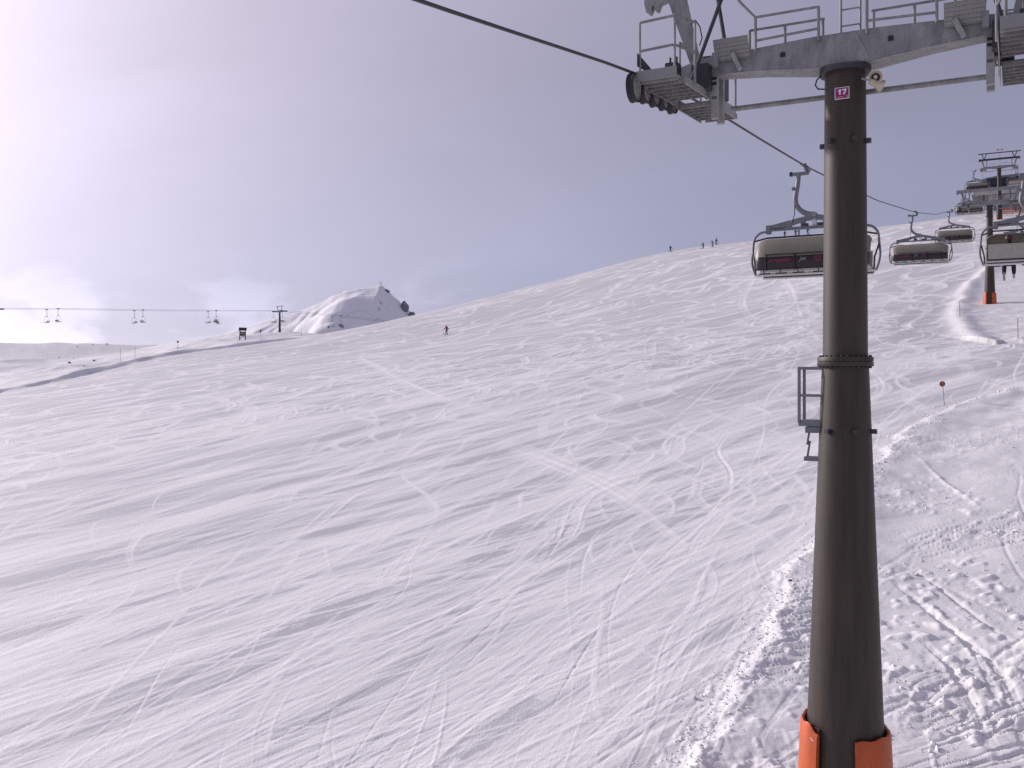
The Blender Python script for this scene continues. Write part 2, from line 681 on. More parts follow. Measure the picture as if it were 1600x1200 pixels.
def poly_dist(x, y, pts):
    """distance to a polyline, signed: positive on its right-hand side when walked in order, and the fraction walked"""
    best = np.full(x.shape, 1e9)
    sign = np.ones(x.shape)
    along = np.zeros(x.shape)
    n = len(pts) - 1
    for i in range(n):
        ax, ay = pts[i]
        bx, by = pts[i + 1]
        dx, dy = bx - ax, by - ay
        l2 = dx * dx + dy * dy
        t = np.clip(((x - ax) * dx + (y - ay) * dy) / l2, 0, 1)
        qx, qy = x - (ax + t * dx), y - (ay + t * dy)
        d = np.hypot(qx, qy)
        m = d < best
        best = np.where(m, d, best)
        cr = qx * dy - qy * dx
        sign = np.where(m, np.where(cr >= 0, 1.0, -1.0), sign)
        along = np.where(m, (i + t) / n, along)
    return best * sign, along


def smooth_line(pts, n=8):
    out = []
    P = [np.array(p, float) for p in pts]
    for i in range(len(P) - 1):
        p0, p1, p2, p3 = P[max(i - 1, 0)], P[i], P[i + 1], P[min(i + 2, len(P) - 1)]
        for k in range(n):
            t = k / n
            out.append(tuple(0.5 * ((2 * p1) + (-p0 + p2) * t + (2 * p0 - 5 * p1 + 4 * p2 - p3) * t * t + (-p0 + 3 * p1 - 3 * p2 + p3) * t ** 3)))
    out.append(tuple(P[-1]))
    return out


# edges measured on the ground: the rough strip under the lift and the rough island round the second tower
EDGE1_PX = [(1040, 1245), (1083, 1183), (1127, 1118), (1150, 1067), (1183, 1027), (1217, 960), (1250, 897), (1290, 838), (1340, 770), (1385, 716),
            (1430, 672), (1480, 640), (1540, 620), (1600, 606), (1700, 590)]
EDGE1 = smooth_line([(-1.2, 8.0)] + [pix_ground(*p) for p in EDGE1_PX] + [(60, 77), (120, 100), (220, 125)], 4)
EDGE2_PX = [(1640, 530), (1600, 537), (1570, 545), (1545, 548), (1515, 540), (1492, 524), (1482, 500), (1490, 475), (1506, 450), (1530, 425),
            (1556, 403), (1580, 385), (1610, 368)]
EDGE2 = smooth_line([(170, 128), (85, 99)] + [pix_ground(*p) for p in EDGE2_PX], 4)
BANKW = smooth_line([Wp(*b)[:2] for b in BANK], 5)

# polar sheet: fine where the photograph looks, coarse elsewhere
rr = [2.0]
while rr[-1] < 330:
    r0 = rr[-1]
    rr.append(r0 + (0.8 if r0 < 17.5 else 0.22 if 84 < r0 < 116 else min(max(r0 * r0 / 10500.0, 0.045), 0.66)))
while rr[-1] < 9000:
    rr.append(rr[-1] * 1.045)
rr = np.array(rr)
az = list(np.arange(-31.0, 31.0001, 0.06))
left = list(np.arange(-180, -31.5, 2.5))
right = list(np.arange(33, 180.1, 2.5))
az = np.radians(np.array(left + az + right))
NR, NA = len(rr), len(az)
RRg, AZg = np.meshgrid(rr, az, indexing='ij')
GX, GY = (RRg * np.sin(AZg)), (RRg * np.cos(AZg))
GZ = macro(GX, GY)
fine = (np.abs(AZg) < R(31.5)) & (RRg < 335)

d1, al1 = poly_dist(GX, GY, EDGE1)
d2, al2 = poly_dist(GX, GY, EDGE2)
db, alb = poly_dist(GX, GY, BANKW)
d1 = d1 + 0.5 * (vnoise(GX / 1.1, GY / 1.1, 3) - 0.5) + 0.9 * (vnoise(GX / 5, GY / 5, 4) - 0.5)
d2 = d2 + 1.2 * (vnoise(GX / 4, GY / 4, 5) - 0.5)
rough1 = sstep(-0.25, 0.6, d1)
rough2 = sstep(-0.6, 2.0, d2) * (GX > 40)
rough3 = sstep(8.0, 14.0, -db) * (GX < 0) * (GY > 100) if False else np.zeros_like(GX)
rough = np.clip(np.maximum(rough1, rough2), 0, 1)
behind_bank = sstep(0.0, 1.6, -db) * (GX < -20) * (GY > 90)
# which side of the bank line is far from us
far_side = np.where(GX < -20, 1.0, 0.0)

# --- long snow bank on the left: a wall of 1.2 to 2 m that faces the piste
bank_h = np.interp(alb, [0, 0.25, 0.45, 0.6, 0.75, 0.9, 1.0], [0.85, 1.1, 1.5, 1.05, 0.85, 0.55, 0.0])
dbn = -db + 0.8 * (vnoise(GX / 4, GY / 4, 8) - 0.5)
bank = bank_h * (sstep(0.0, 2.4, dbn) * (1 - 0.75 * sstep(3.5, 16, dbn)))
bank = bank * np.where((alb > 0.001) & (alb < 0.999), 1, 0)

# --- ski tracks and skid marks on the piste, laid on the ground along the fall line
NTR = 900


def grad(x, y):
    e = 2.0
    return (macro(x + e, y) - macro(x - e, y)) / (2 * e), (macro(x, y + e) - macro(x, y - e)) / (2 * e)


cellr = np.gradient(rr)
dphi = R(0.06)


class Raster:
    def __init__(self):
        self.s = np.zeros(NR * NA)
        self.h = np.zeros(NR * NA)

    def splat(self, x, y, ws, wh, area):
        r = np.hypot(x, y)
        a = np.arctan2(x, y)
        ok = (r > 17.6) & (r < 328) & (np.abs(a) < R(30.8))
        x, y, r, a, ws, wh, area = x[ok], y[ok], r[ok], a[ok], ws[ok], wh[ok], area[ok]
        if not len(r):
            return
        fi = np.interp(r, rr, np.arange(NR))
        fj = len(left) + (a - R(-31.0)) / dphi
        i0, j0 = fi.astype(int), fj.astype(int)
        u, v = fi - i0, fj - j0
        ca = (r * dphi) * np.interp(r, rr, cellr)
        k = area / ca
        for di, wi in ((0, 1 - u), (1, u)):
            for dj, wj in ((0, 1 - v), (1, v)):
                idx = (i0 + di) * NA + j0 + dj
                w = k * wi * wj
                self.s += np.bincount(idx, w * ws, NR * NA)
                self.h += np.bincount(idx, w * wh, NR * NA)


def run_tracks(ras, P, T, width, ws, wh, seed):
    """P base points (n,2) every 0.5 m with unit tangents T; width, weights and seed per point"""
    r = np.hypot(P[:, 0], P[:, 1])
    ok = (r > 17) & (r < 328) & (np.abs(np.arctan2(P[:, 0], P[:, 1])) < R(31.5))
    P, T, width, ws, wh, seed, r = P[ok], T[ok], width[ok], ws[ok], wh[ok], seed[ok], r[ok]
    cell = np.clip(np.minimum(r * dphi * 1.3, r * r / 10500.0 * 1.3), 0.03, 0.4)
    ns = np.clip(np.ceil(0.5 / (cell * 0.8)), 1, 12).astype(int)
    nl = np.clip(np.ceil(width / (cell * 0.6)), 1, 40).astype(int)
    ns = 2 ** np.ceil(np.log2(ns)).astype(int)
    nl = 2 ** np.ceil(np.log2(nl)).astype(int)
    code = ns * 1000 + nl
    bx, by, bs, bh, ba = [], [], [], [], []
    tot = 0
    for c in np.unique(code):
        m = code == c
        s_, l_ = c // 1000, c % 1000
        so = (np.arange(s_) + 0.5) / s_ * 0.5 - 0.25
        lo = (np.arange(l_) + 0.5) / l_ * 2 - 1
        p, t, w = P[m], T[m], width[m]
        n = np.stack([-t[:, 1], t[:, 0]], 1)
        jit = rng.uniform(-0.4, 0.4, (len(p), s_, l_)) / l_ * 2
        lat = lo[None, None, :] + jit
        off = lat * w[:, None, None] * 0.5
        X = p[:, 0, None, None] + t[:, 0, None, None] * so[None, :, None] + n[:, 0, None, None] * off
        Y = p[:, 1, None, None] + t[:, 1, None, None] * so[None, :, None] + n[:, 1, None, None] * off
        sd = seed[m][:, None, None]
        prof = 0.62 + 0.38 * np.sin(lat * (5 + (sd * 7.7) % 9) + sd * 12.9) * np.sin(lat * (2 + (sd * 3.1) % 5) + sd * 4.1)
        edge = np.exp(-((np.abs(lat) - 0.86) / 0.14) ** 2)
        prof = np.where(w[:, None, None] > 0.25, prof + 0.35 * edge, 1.0)
        prof = np.where(sd < 0, 1.25 * (1 - lat ** 4), prof)
        hp = np.where(w[:, None, None] > 0.25, edge * 1.2 - 0.45 * (1 - lat ** 2), 1.0)
        area = (w / l_ * 0.5 / s_)[:, None, None] * np.ones_like(X)
        bx.append(X.ravel()); by.append(Y.ravel())
        bs.append((ws[m][:, None, None] * prof).ravel())
        bh.append((wh[m][:, None, None] * hp).ravel())
        ba.append(area.ravel())
        tot += X.size
        if tot > 3_000_000:
            ras.splat(*[np.concatenate(q) for q in (bx, by, bs, bh, ba)])
            bx, by, bs, bh, ba = [], [], [], [], []
            tot = 0
    if bx:
        ras.splat(*[np.concatenate(q) for q in (bx, by, bs, bh, ba)])


def integrate(x0, y0, amp, lam, ph, bias, nstep, lookup):
    n = len(x0)
    x, y = x0.copy(), y0.copy()
    XS, TS_ = [], []
    s = 0.0
    for k in range(nstep):
        if k % 4 == 0:
            gx, gy = lookup(x, y)
            base = np.arctan2(-gy, -gx)
        a = base + bias + amp * np.sin(2 * np.pi * s / lam + ph)
        t = np.stack([np.cos(a), np.sin(a)], 1)
        XS.append(np.stack([x, y], 1))
        TS_.append(t)
        x = x + 0.5 * t[:, 0]
        y = y + 0.5 * t[:, 1]
        s += 0.5
    return np.stack(XS, 1), np.stack(TS_, 1)            # n, steps, 2


# gradient table for speed
gtx, gty = np.meshgrid(np.arange(-220, 200, 4.0), np.arange(0, 360, 4.0), indexing='ij')
gGX, gGY = grad(gtx, gty)


def glook(x, y):
    i = np.clip(((x + 220) / 4).astype(int), 0, gtx.shape[0] - 1)
    j = np.clip((y / 4).astype(int), 0, gtx.shape[1] - 1)
    return gGX[i, j], gGY[i, j]


def starts(n, r0=19, r1=300, a0=-31, a1=31):
    """spread evenly over what is seen"""
    k = rng.uniform(np.interp(r0, rr, np.arange(NR)), np.interp(r1, rr, np.arange(NR)), n)
    r = np.interp(k, np.arange(NR), rr)
    a = np.radians(rng.uniform(a0, a1, n))
    return r * np.sin(a), r * np.cos(a)


piste = Raster()


def lay(n, r0, r1, amp, lam, bias, steps, width, ws, wh, a0=-31, a1=31, fade=True, ras=None, back=True):
    x, y = starts(n, r0, r1, a0, a1)
    if back:                                              # begin uphill of the chosen spot
        gx, gy = glook(x, y)
        L = np.hypot(gx, gy) + 1e-6
        k = rng.uniform(0, steps * 0.4, n)
        x, y = x + gx / L * k * 0.5, y + gy / L * k * 0.5
    P, T = integrate(x, y, rng.uniform(*amp, n), rng.uniform(*lam, n), rng.uniform(0, 6.28, n), rng.uniform(*bias, n), steps, glook)
    wd = rng.uniform(*width, n)[:, None] * (0.75 + 0.5 * rng.random((n, 1))) * np.ones((n, steps))
    u = np.linspace(0, 1, steps)[None, :]
    k1 = rng.uniform(1, 4, (n, 1))
    f = 0.55 + 0.45 * np.sin(u * k1 * 6.28 + rng.uniform(0, 6.28, (n, 1)))
    f = f * np.clip(u * 8, 0, 1) * np.clip((1 - u) * 8, 0, 1) if fade else np.ones_like(u) * np.ones((n, 1))
    W1 = rng.uniform(*ws, n)[:, None] * f
    H1 = rng.uniform(*wh, n)[:, None] * f
    wd = wd * (0.6 + 0.6 * f)
    sd = rng.random((n, 1)) * np.ones((n, steps))
    run_tracks(ras or piste, P.reshape(-1, 2), T.reshape(-1, 2), wd.ravel(), W1.ravel(), H1.ravel(), sd.ravel())


# broad skid bands, then carved turns, then thin ski lines
lay(330, 19, 300, (0.03, 0.22), (40, 120), (-0.28, 0.28), 130, (0.5, 2.2), (0.3, 1.0), (0.0, 0.025))
lay(190, 19, 75, (0.02, 0.14), (30, 90), (-0.32, 0.28), 80, (0.12, 0.6), (0.3, 1.0), (0.0, 0.02))
lay(420, 110, 300, (0.6, 1.5), (20, 48), (-0.7, 0.7), 70, (0.40, 1.0), (1.2, 3.0), (0.0, 0.06))
lay(520, 75, 300, (0.5, 1.5), (10, 30), (-0.8, 0.8), 46, (0.22, 0.65), (1.0, 2.6), (0.0, 0.03))
lay(260, 85, 300, (0.4, 1.1), (16, 40), (-0.3, 0.3), 110, (0.4, 1.2), (0.5, 1.4), (0.0, 0.05))
lay(480, 38, 130, (0.2, 0.9), (12, 40), (-0.6, 0.6), 50, (0.10, 0.40), (0.7, 2.0), (0.0, 0.02))
lay(170, 55, 220, (0.3, 0.8), (20, 50), (-0.2, 0.2), 130, (0.25, 0.9), (0.4, 0.9), (0.0, 0.05))
lay(70, 19, 120, (0.15, 0.6), (20, 60), (-0.5, 0.6), 120, (0.15, 0.4), (0.5, 1.1), (0.0, 0.015))
lay(420, 19, 150, (0.02, 0.35), (25, 90), (-0.45, 0.45), 130, (0.05, 0.10), (1.0, 2.8), (-0.03, 0.03))
lay(90, 19, 60, (0.1, 0.5), (15, 50), (-0.9, 0.9), 60, (0.05, 0.09), (0.6, 1.6), (-0.03, 0.03))
lay(70, 19, 45, (0.02, 0.3), (25, 90), (-0.35, 0.35), 50, (0.04, 0.07), (-1.2, -0.5), (-0.05, -0.02))  # dark ski grooves, their shade put into the snow colour


def drawn(pxs, width, ws, wh, ras=None, wob=0.25, lanes=1, spread=0.0, flat=False):
    """a track crossing the fall line, along ground points read off the photograph"""
    g = smooth_line([pix_ground(*p) for p in pxs], 24)
    g = np.array(g)
    for k in range(lanes):
        q = g + np.array([0, 1.0]) * (rng.normal() * spread)
        seg = np.linalg.norm(np.diff(q, axis=0), axis=1)
        cum = np.concatenate([[0], np.cumsum(seg)])
        s = np.arange(0, cum[-1], 0.5)
        if len(s) < 3:
            continue
        x, y = np.interp(s, cum, q[:, 0]), np.interp(s, cum, q[:, 1])
        ph = rng.uniform(0, 6.28)
        y = y + wob * np.sin(s / rng.uniform(4, 9) + ph)
        P = np.stack([x, y], 1)
        T = np.gradient(P, axis=0)
        T /= np.linalg.norm(T, axis=1)[:, None] + 1e-9
        n = len(s)
        f = np.clip(np.minimum(s, s[-1] - s) / 6, 0, 1) * (0.75 + 0.25 * np.sin(s / 5 + ph))
        wv = np.full(n, width)
        if flat:                                        # lens shape: pointed at both ends
            wv = width * np.sqrt(np.clip(np.sin(np.pi * s / s[-1]), 0.03, 1))
            f = np.ones(n)
        run_tracks(ras or piste, P, T, wv, ws * f, wh * f, np.full(n, -1.0 if flat else rng.random()))


drawn([(560, 560), (640, 600), (700, 628), (800, 650)], 0.7, 0.55, 0.03, lanes=4, spread=0.8, wob=0.7)
drawn([(770, 690), (860, 722), (960, 770), (1040, 822)], 0.6, 0.45, 0.02, lanes=12, spread=1.5, wob=0.9)
drawn([(330, 918), (480, 914), (640, 908), (820, 892), (1000, 872)], 0.22, 0.8, 0.02, lanes=6, spread=0.35, wob=0.2)
drawn([(60, 1198), (190, 1060), (260, 985), (330, 915)], 0.14, 1.0, 0.008, lanes=3, spread=0.25)
drawn([(960, 1190), (930, 1080), (945, 960), (940, 900)], 0.16, 0.9, 0.01, lanes=3, spread=0.3)
drawn([(1000, 1195), (1040, 1010), (1085, 940), (1100, 900), (1140, 830)], 0.16, 1.1, 0.03, lanes=2, spread=0.2)
drawn([(1078, 880), (1082, 850), (1110, 815), (1150, 790)], 0.12, 1.6, -0.05, lanes=2, spread=0.15)
drawn([(440, 795), (445, 775), (470, 760), (520, 755)], 1.2, 0.8, 0.03, lanes=2, spread=0.4)
drawn([(848, 880), (870, 840), (880, 790)], 0.3, 0.9, 0.03, lanes=3, spread=0.3)
drawn([(1130, 790), (1140, 740), (1120, 700), (1150, 660)], 0.3, 1.0, 0.03, lanes=3, spread=0.4)
drawn([(1180, 430), (1160, 470), (1185, 500), (1240, 470), (1225, 430)], 0.9, 1.0, 0.04)
drawn([(1210, 420), (1235, 455), (1250, 500)], 0.8, 0.9, 0.04)
drawn([(1395, 548), (1425, 556), (1470, 562), (1530, 556)], 0.5, 1.2, 0.10)
drawn([(1380, 600), (1480, 580), (1600, 562)], 0.6, -0.6, -0.03, lanes=3, spread=1.2)
# broad lens-shaped patches of untouched groomed snow between the tracks
for pts, wd_, k_ in (([(400, 1195), (525, 1090), (650, 1000), (745, 930)], 2.3, 0.9), ([(270, 1185), (350, 1145), (440, 1092)], 0.9, 0.7), ([(430, 998), (525, 952), (585, 936)], 1.1, 0.7),
                     ([(840, 876), (932, 807), (980, 780)], 2.4, 0.8), ([(735, 880), (805, 842), (852, 816)], 1.9, 0.8), ([(705, 802), (788, 776), (830, 760)], 1.5, 0.6), ([(1050, 782), (1110, 745)], 1.4, 0.6),
                     ([(985, 747), (1055, 727)], 1.3, 0.6), ([(1160, 726), (1220, 700)], 1.3, 0.6), ([(-20, 935), (60, 905), (160, 866)], 1.4, 0.5), ([(470, 783), (575, 755), (645, 732)], 1.2, 0.6),
                     ([(700, 730), (800, 700), (840, 690)], 1.3, 0.5), ([(690, 1190), (800, 1110), (840, 1080)], 1.5, 0.8), ([(90, 1065), (210, 1015)], 0.7, 0.6), ([(600, 940), (720, 890), (800, 850)], 1.0, 0.6),
                     ([(930, 960), (985, 905), (1010, 890)], 0.9, 0.6), ([(520, 1190), (640, 1120), (720, 1070)], 0.7, 0.6), ([(250, 870), (360, 830), (430, 800)], 1.1, 0.5), ([(120, 800), (260, 760), (330, 745)], 1.5, 0.45),
                     ([(820, 1010), (900, 950), (930, 915)], 0.8, 0.6), ([(1000, 900), (1050, 850)], 0.8, 0.5), ([(300, 700), (420, 676)], 2.0, 0.45), ([(1386, 520), (1402, 508)], 2.0, 0.9), ([(1395, 536), (1430, 512)], 2.2, 0.9),
                     ([(1408, 505), (1436, 482)], 2.2, 0.9), ([(1425, 516), (1462, 490), (1475, 478)], 2.2, 0.9)):
    drawn(pts, wd_, -k_, 0.0, wob=0.12, flat=True)
S = 1 - np.exp(-np.clip(piste.s, -0.75, 3)).reshape(NR, NA)
H = np.clip(piste.h, -0.12, 0.16).reshape(NR, NA)

# even out how much of the snow is scraped at every distance, so gaps and marks both stay readable
for i in range(0, NR, 6):
    a_, b_ = max(0, i - 25), min(NR, i + 31)
    sel = S[a_:b_:5, len(left) + 40:len(left) + 900:7]
    q0, q1 = np.percentile(sel, 15), np.percentile(sel, 97)
    S[i:i + 6] = np.clip((S[i:i + 6] - q0) / max(q1 - q0, 0.12), -0.35, 1.0)
# soft lens-shaped patches left smooth by the skiers, drawn out along the fall line
gxm, gym = 0.728, 0.686
sl, tl = GX * gxm + GY * gym, GX * gym - GY * gxm
warp = 2.5 * (fbm(GX / 18, GY / 18, 2, 31) - 0.5)
patch = fbm(sl / 8.0 + 3, (tl + 1.6 * warp) / 1.3, 4, 41, 0.6)
patch2 = fbm(sl / 18.0 + 9, (tl + 3 * warp) / 3.4, 3, 51, 0.55)
broad = np.clip((patch - 0.5) * 1.9 + (patch2 - 0.5) * 2.2, -0.6, 0.6)
near_edge = np.exp(-np.clip(-d1, 0, 50) / 5.0) * (d1 < 0)
lens = sstep(0.40, 0.56, patch * 0.6 + patch2 * 0.4) - 0.5
scr = np.clip(0.20 + 0.70 * S + (0.09 * broad + 0.10 * lens) * (1 - 0.45 * sstep(60, 130, RRg)) + 0.2 * near_edge, 0.0, 1.0)
# machine-smoothed strips by the rough island
isl = np.exp(-((GX - 44) / 9) ** 2 - ((GY - 92) / 13) ** 2)
scr = scr - 0.45 * isl * (vnoise(sl / 9, tl / 2.2, 77) > 0.55)

# --- rough snow: lumps, scratches and clods
x, y = GX, GY
hf = np.clip(1.25 - RRg / 48, 0.0, 1)
lump = (fbm(x / 3.2, y / 3.2, 3, 61) - 0.5) * 0.24
chop = (fbm(x / 0.34 + 0.3 * y, y / 0.45, 3, 71, 0.6) - 0.5) * np.clip((vnoise(x / 2.1, y / 2.1, 72) - 0.25) * 2, 0.15, 1.2)
chunk = np.clip(fbm(x / 0.33, y / 0.33, 2, 81) - 0.56, 0, 1) * np.clip((vnoise(x / 2.6, y / 2.6, 91) - 0.42) * 4, 0, 1)
scratch = np.abs(fbm((0.95 * x + 0.3 * y) / 1.8, (0.95 * y - 0.3 * x) / 0.26, 3, 101) - 0.5)
scm = np.clip((vnoise(x / 3.5, y / 3.5, 111) - 0.45) * 3, 0, 1)
roughh = lump + 0.20 * (fbm(x / 1.3, y / 1.3, 2, 66) - 0.5) * np.clip((RRg - 40) / 20, 0, 1) * (RRg < 118) + hf * (0.15 * chop + 0.42 * chunk) - hf * 0.085 * np.clip(0.07 - scratch, 0, 1) / 0.07 * scm
roughras = Raster()
lay(34, 19, 120, (0.05, 0.4), (12, 40), (-0.5, 0.5), 80, (0.08, 0.18), (0.1, 0.3), (-0.04, -0.012), 8, 31, True, roughras)
lay(60, 19, 90, (0.05, 0.5), (12, 40), (-1.6, 1.6), 24, (0.05, 0.11), (0.2, 0.5), (-0.04, 0.035), 8, 31, True, roughras)
drawn([(1390, 905), (1460, 960), (1520, 1010), (1560, 1060), (1590, 1120), (1640, 1190)], 0.16, 0.4, -0.07, roughras, 0.1, 2, 0.5)
drawn([(1440, 1000), (1500, 1060), (1545, 1130), (1575, 1200)], 0.16, 0.4, -0.07, roughras, 0.1, 2, 0.5)
drawn([(1375, 865), (1450, 905), (1530, 965), (1600, 1020)], 0.08, 0.6, -0.09, roughras, 0.1, 2, 0.4)
drawn([(1420, 705), (1460, 740), (1500, 768), (1540, 800)], 0.10, 0.8, 0.06, roughras, 0.1, 2, 0.5)
drawn([(1370, 812), (1440, 805), (1500, 790), (1545, 775)], 0.10, 0.2, -0.09, roughras, 0.1, 2, 0.5)
drawn([(1370, 770), (1420, 768), (1480, 752)], 0.10, 0.2, -0.09, roughras, 0.1, 2, 0.4)
RH = np.clip(roughras.h, -0.26, 0.18).reshape(NR, NA)
RS = np.clip(roughras.s, 0, 1).reshape(NR, NA)
damp = 1.0 / (1 + (RRg / 140) ** 2)
# berm thrown up along the piste edge
bn = vnoise(x / 0.9, y / 0.9, 121)
berm1 = (0.12 + 0.12 * (bn - 0.3) * np.clip(1.6 - RRg / 60, 0, 1)) * np.exp(-((d1 - 0.25) / np.where(d1 < 0.25, 0.33, 1.5)) ** 2)
berm1 = berm1 + hf * 0.10 * np.clip(fbm(x / 0.22, y / 0.28, 2, 131) - 0.45, 0, 1) * 2.0 * np.exp(-((d1 + 0.0) / 0.6) ** 2)
berm2 = 0.40 * np.exp(-((d2 - 1.0) / 1.3) ** 2) * (GX > 38)
dip = -0.05 * np.exp(-((d1 - 2.6) / 1.6) ** 2)
H2 = GZ + bank
H2 = H2 + (1 - rough) * (H * np.clip(0.28 + RRg / 300, 0, 1.1) + 0.008 * (patch - 0.5) + 0.18 * (fbm(x / 30, y / 30, 2, 141) - 0.5) * np.clip(RRg / 80, 0, 1.3))
H2 = H2 + rough * ((roughh + RH) * (0.45 + 0.55 * np.clip(1.3 - RRg / 120, 0.25, 1))) + berm1 * fine + berm2 * fine + dip * fine
# wind-worked snow on the hill beyond the bank
hill = behind_bank * (RRg > 120)
H2 = H2 + hill * ((fbm(x / 22, y / 22, 4, 151) - 0.5) * 3.0)
# the roughened hill keeps its height where towers and huts stand
scr = scr * (1 - rough) + rough * np.clip(0.62 + 0.35 * RS + 0.5 * (fbm(x / 1.3, y / 1.3, 3, 161) - 0.5) + 0.5 * np.clip(chunk * 3, 0, 0.5), 0, 1)
scr = np.maximum(scr, np.clip(np.exp(-((d1 - 0.1) / 0.6) ** 2) + np.exp(-((d2 - 0.6) / 0.9) ** 2) * (GX > 38), 0, 1) * 0.95)  # berm edges whitened: their sunlit rim is put into the snow colour
scr = scr * (1 - hill) + hill * np.clip(0.78 + 0.8 * (fbm(x / 16 + y / 40, y / 9, 3, 171) - 0.5), 0, 1)
scr = np.where(fine, scr, 0.5)

verts = np.stack([GX, GY, H2], -1).reshape(-1, 3).astype(np.float32)
ii, jj = np.meshgrid(np.arange(NR - 1), np.arange(NA - 1), indexing='ij')
v0 = (ii * NA + jj).ravel()
quads = np.stack([v0, v0 + NA, v0 + NA + 1, v0 + 1], 1)
# close the ring behind the camera and the middle
v0 = np.arange(NR - 1) * NA + NA - 1
w0 = np.arange(NR - 1) * NA
quads = np.concatenate([quads, np.stack([v0, v0 + NA, w0 + NA, w0], 1)]).astype(np.int32)
me = bpy.data.meshes.new('snow_ground')
me.vertices.add(len(verts))
me.vertices.foreach_set('co', verts.ravel())
me.loops.add(quads.size)
me.loops.foreach_set('vertex_index', quads.ravel()[::1])
me.polygons.add(len(quads))
me.polygons.foreach_set('loop_start', np.arange(0, quads.size, 4, dtype=np.int32))
me.polygons.foreach_set('loop_total', np.full(len(quads), 4, np.int32))
me.update(calc_edges=True)
me.validate()
attr = me.attributes.new('scrape', 'FLOAT', 'POINT')
attr.data.foreach_set('value', scr.reshape(-1).astype(np.float32))
me.shade_smooth()
me.flip_normals()
me.materials.append(M['snow'])
ground = bpy.data.objects.new('snow_ground', me)
scene.collection.objects.link(ground)
tag(ground, kind='structure')


def gz(X, Y):
    """height of the finished snow at a spot"""
    r = math.hypot(X, Y)
    a = math.atan2(X, Y)
    i = int(np.clip(np.searchsorted(rr, r) - 1, 0, NR - 2))
    j = int(np.clip(np.searchsorted(az, a) - 1, 0, NA - 2))
    u = (r - rr[i]) / (rr[i + 1] - rr[i])
    v = (a - az[j]) / (az[j + 1] - az[j])
    return float((H2[i, j] * (1 - v) + H2[i, j + 1] * v) * (1 - u) + (H2[i + 1, j] * (1 - v) + H2[i + 1, j + 1] * v) * u)


def hit(px, py, y0=12.0, y1=330.0):
    """where a measured picture point meets the finished snow"""
    Y = y0
    while Y < y1:
        X = (px - 800) / FPX * Y
        if gz(X, Y) >= (600 - py) / FPX * Y:
            return X, Y, gz(X, Y)
        Y += 0.05 if Y < 60 else 0.25
    X = (px - 800) / FPX * y1
    return X, y1, gz(X, y1)


# ------------------------------------------------------------------ distant peak
def make_mountain():
    D0 = 900.0
    prof = np.array([(120, 560), (220, 548), (300, 533), (360, 521), (420, 503), (480, 488), (510, 475), (530, 464), (548, 457), (566, 452.5), (584, 450),
                     (592, 448), (597, 446), (602, 449), (607, 455), (614, 461), (622, 468), (630, 476), (640, 485), (652, 497), (680, 512), (760, 540), (860, 562)], float)
    xs = np.linspace(130, 850, 300)
    ys = np.linspace(-260, 260, 170)
    PX, D = np.meshgrid(xs, ys, indexing='ij')
    X = (PX - 800) / FPX * D0
    zc_ = (600 - np.interp(PX, prof[:, 0], prof[:, 1])) / FPX * D0
    Xm = (597 - 800) / FPX * D0
    # the crest swings towards us on the left, so the flank below it turns from the sun
    crest = 26 * np.sin((X - Xm) / 60.0) * np.exp(-((X - Xm) / 120) ** 2) - 8
    q = (D - crest)
    fall = np.where(q < 0, np.abs(q) * 0.50, np.abs(q) * 0.6)
    rid = (fbm(X / 30 + D / 60, D / 22, 5, 201, 0.55) - 0.5)
    gull = np.abs(fbm(X / 26 - D / 45, D / 60 + X / 80, 3, 221) - 0.5)
    amp = np.clip(np.abs(q) / 25, 0.12, 1)
    Z = zc_ - fall + rid * 6 * amp - 4 * np.clip(0.1 - gull, 0, 1) / 0.1 * amp * 0.5
    # one buttress running down towards us
    b = np.exp(-((X - (Xm - 12 + 0.25 * q)) / 22) ** 2) * np.clip(-q / 50, 0, 1) * np.exp(-np.clip(-q, 0, 400) / 120)
    Z = Z + 15 * b * np.clip(-q / 45, 0, 1)
    n0, n1 = X.shape
    V = np.stack([X, D0 + D, Z], -1).reshape(-1, 3)
    i, j = np.meshgrid(np.arange(n0 - 1), np.arange(n1 - 1), indexing='ij')
    k = (i * n1 + j).ravel()
    F = np.stack([k, k + n1, k + n1 + 1, k + 1], 1)
    me = bpy.data.meshes.new('mountain')
    me.from_pydata(V.tolist(), [], F.tolist())
    me.update()
    me.shade_smooth()
    m, nt, bs = new_mat('snowy_mountain')
    L, N = nt.links, nt.nodes
    g = N.new('ShaderNodeNewGeometry')
    n = N.new('ShaderNodeTexNoise')
    n.inputs['Scale'].default_value = 0.09
    n.inputs['Detail'].default_value = 8
    n.inputs['Roughness'].default_value = 0.6
    L.new(g.outputs['Position'], n.inputs['Vector'])
    s = N.new('ShaderNodeSeparateXYZ')
    L.new(g.outputs['Normal'], s.inputs[0])
    ma = N.new('ShaderNodeMath')
    ma.operation = 'MULTIPLY_ADD'
    ma.inputs[1].default_value = 0.55
    L.new(n.outputs['Fac'], ma.inputs[0])
    L.new(s.outputs['Z'], ma.inputs[2])
    mr = N.new('ShaderNodeMapRange')
    mr.inputs['From Min'].default_value = 0.64
    mr.inputs['From Max'].default_value = 0.80
    L.new(ma.outputs[0], mr.inputs['Value'])
    mx = N.new('ShaderNodeMix')
    mx.data_type = 'RGBA'
    mx.inputs['A'].default_value = (0.22, 0.22, 0.25, 1)
    mx.inputs['B'].default_value = (0.86, 0.85, 0.87, 1)
    L.new(mr.outputs[0], mx.inputs['Factor'])
    L.new(mx.outputs['Result'], bs.inputs['Base Color'])
    bs.inputs['Roughness'].default_value = 0.8
    me.materials.append(m)
    o = bpy.data.objects.new('mountain', me)
    scene.collection.objects.link(o)
    tag(o, kind='structure')


make_mountain()


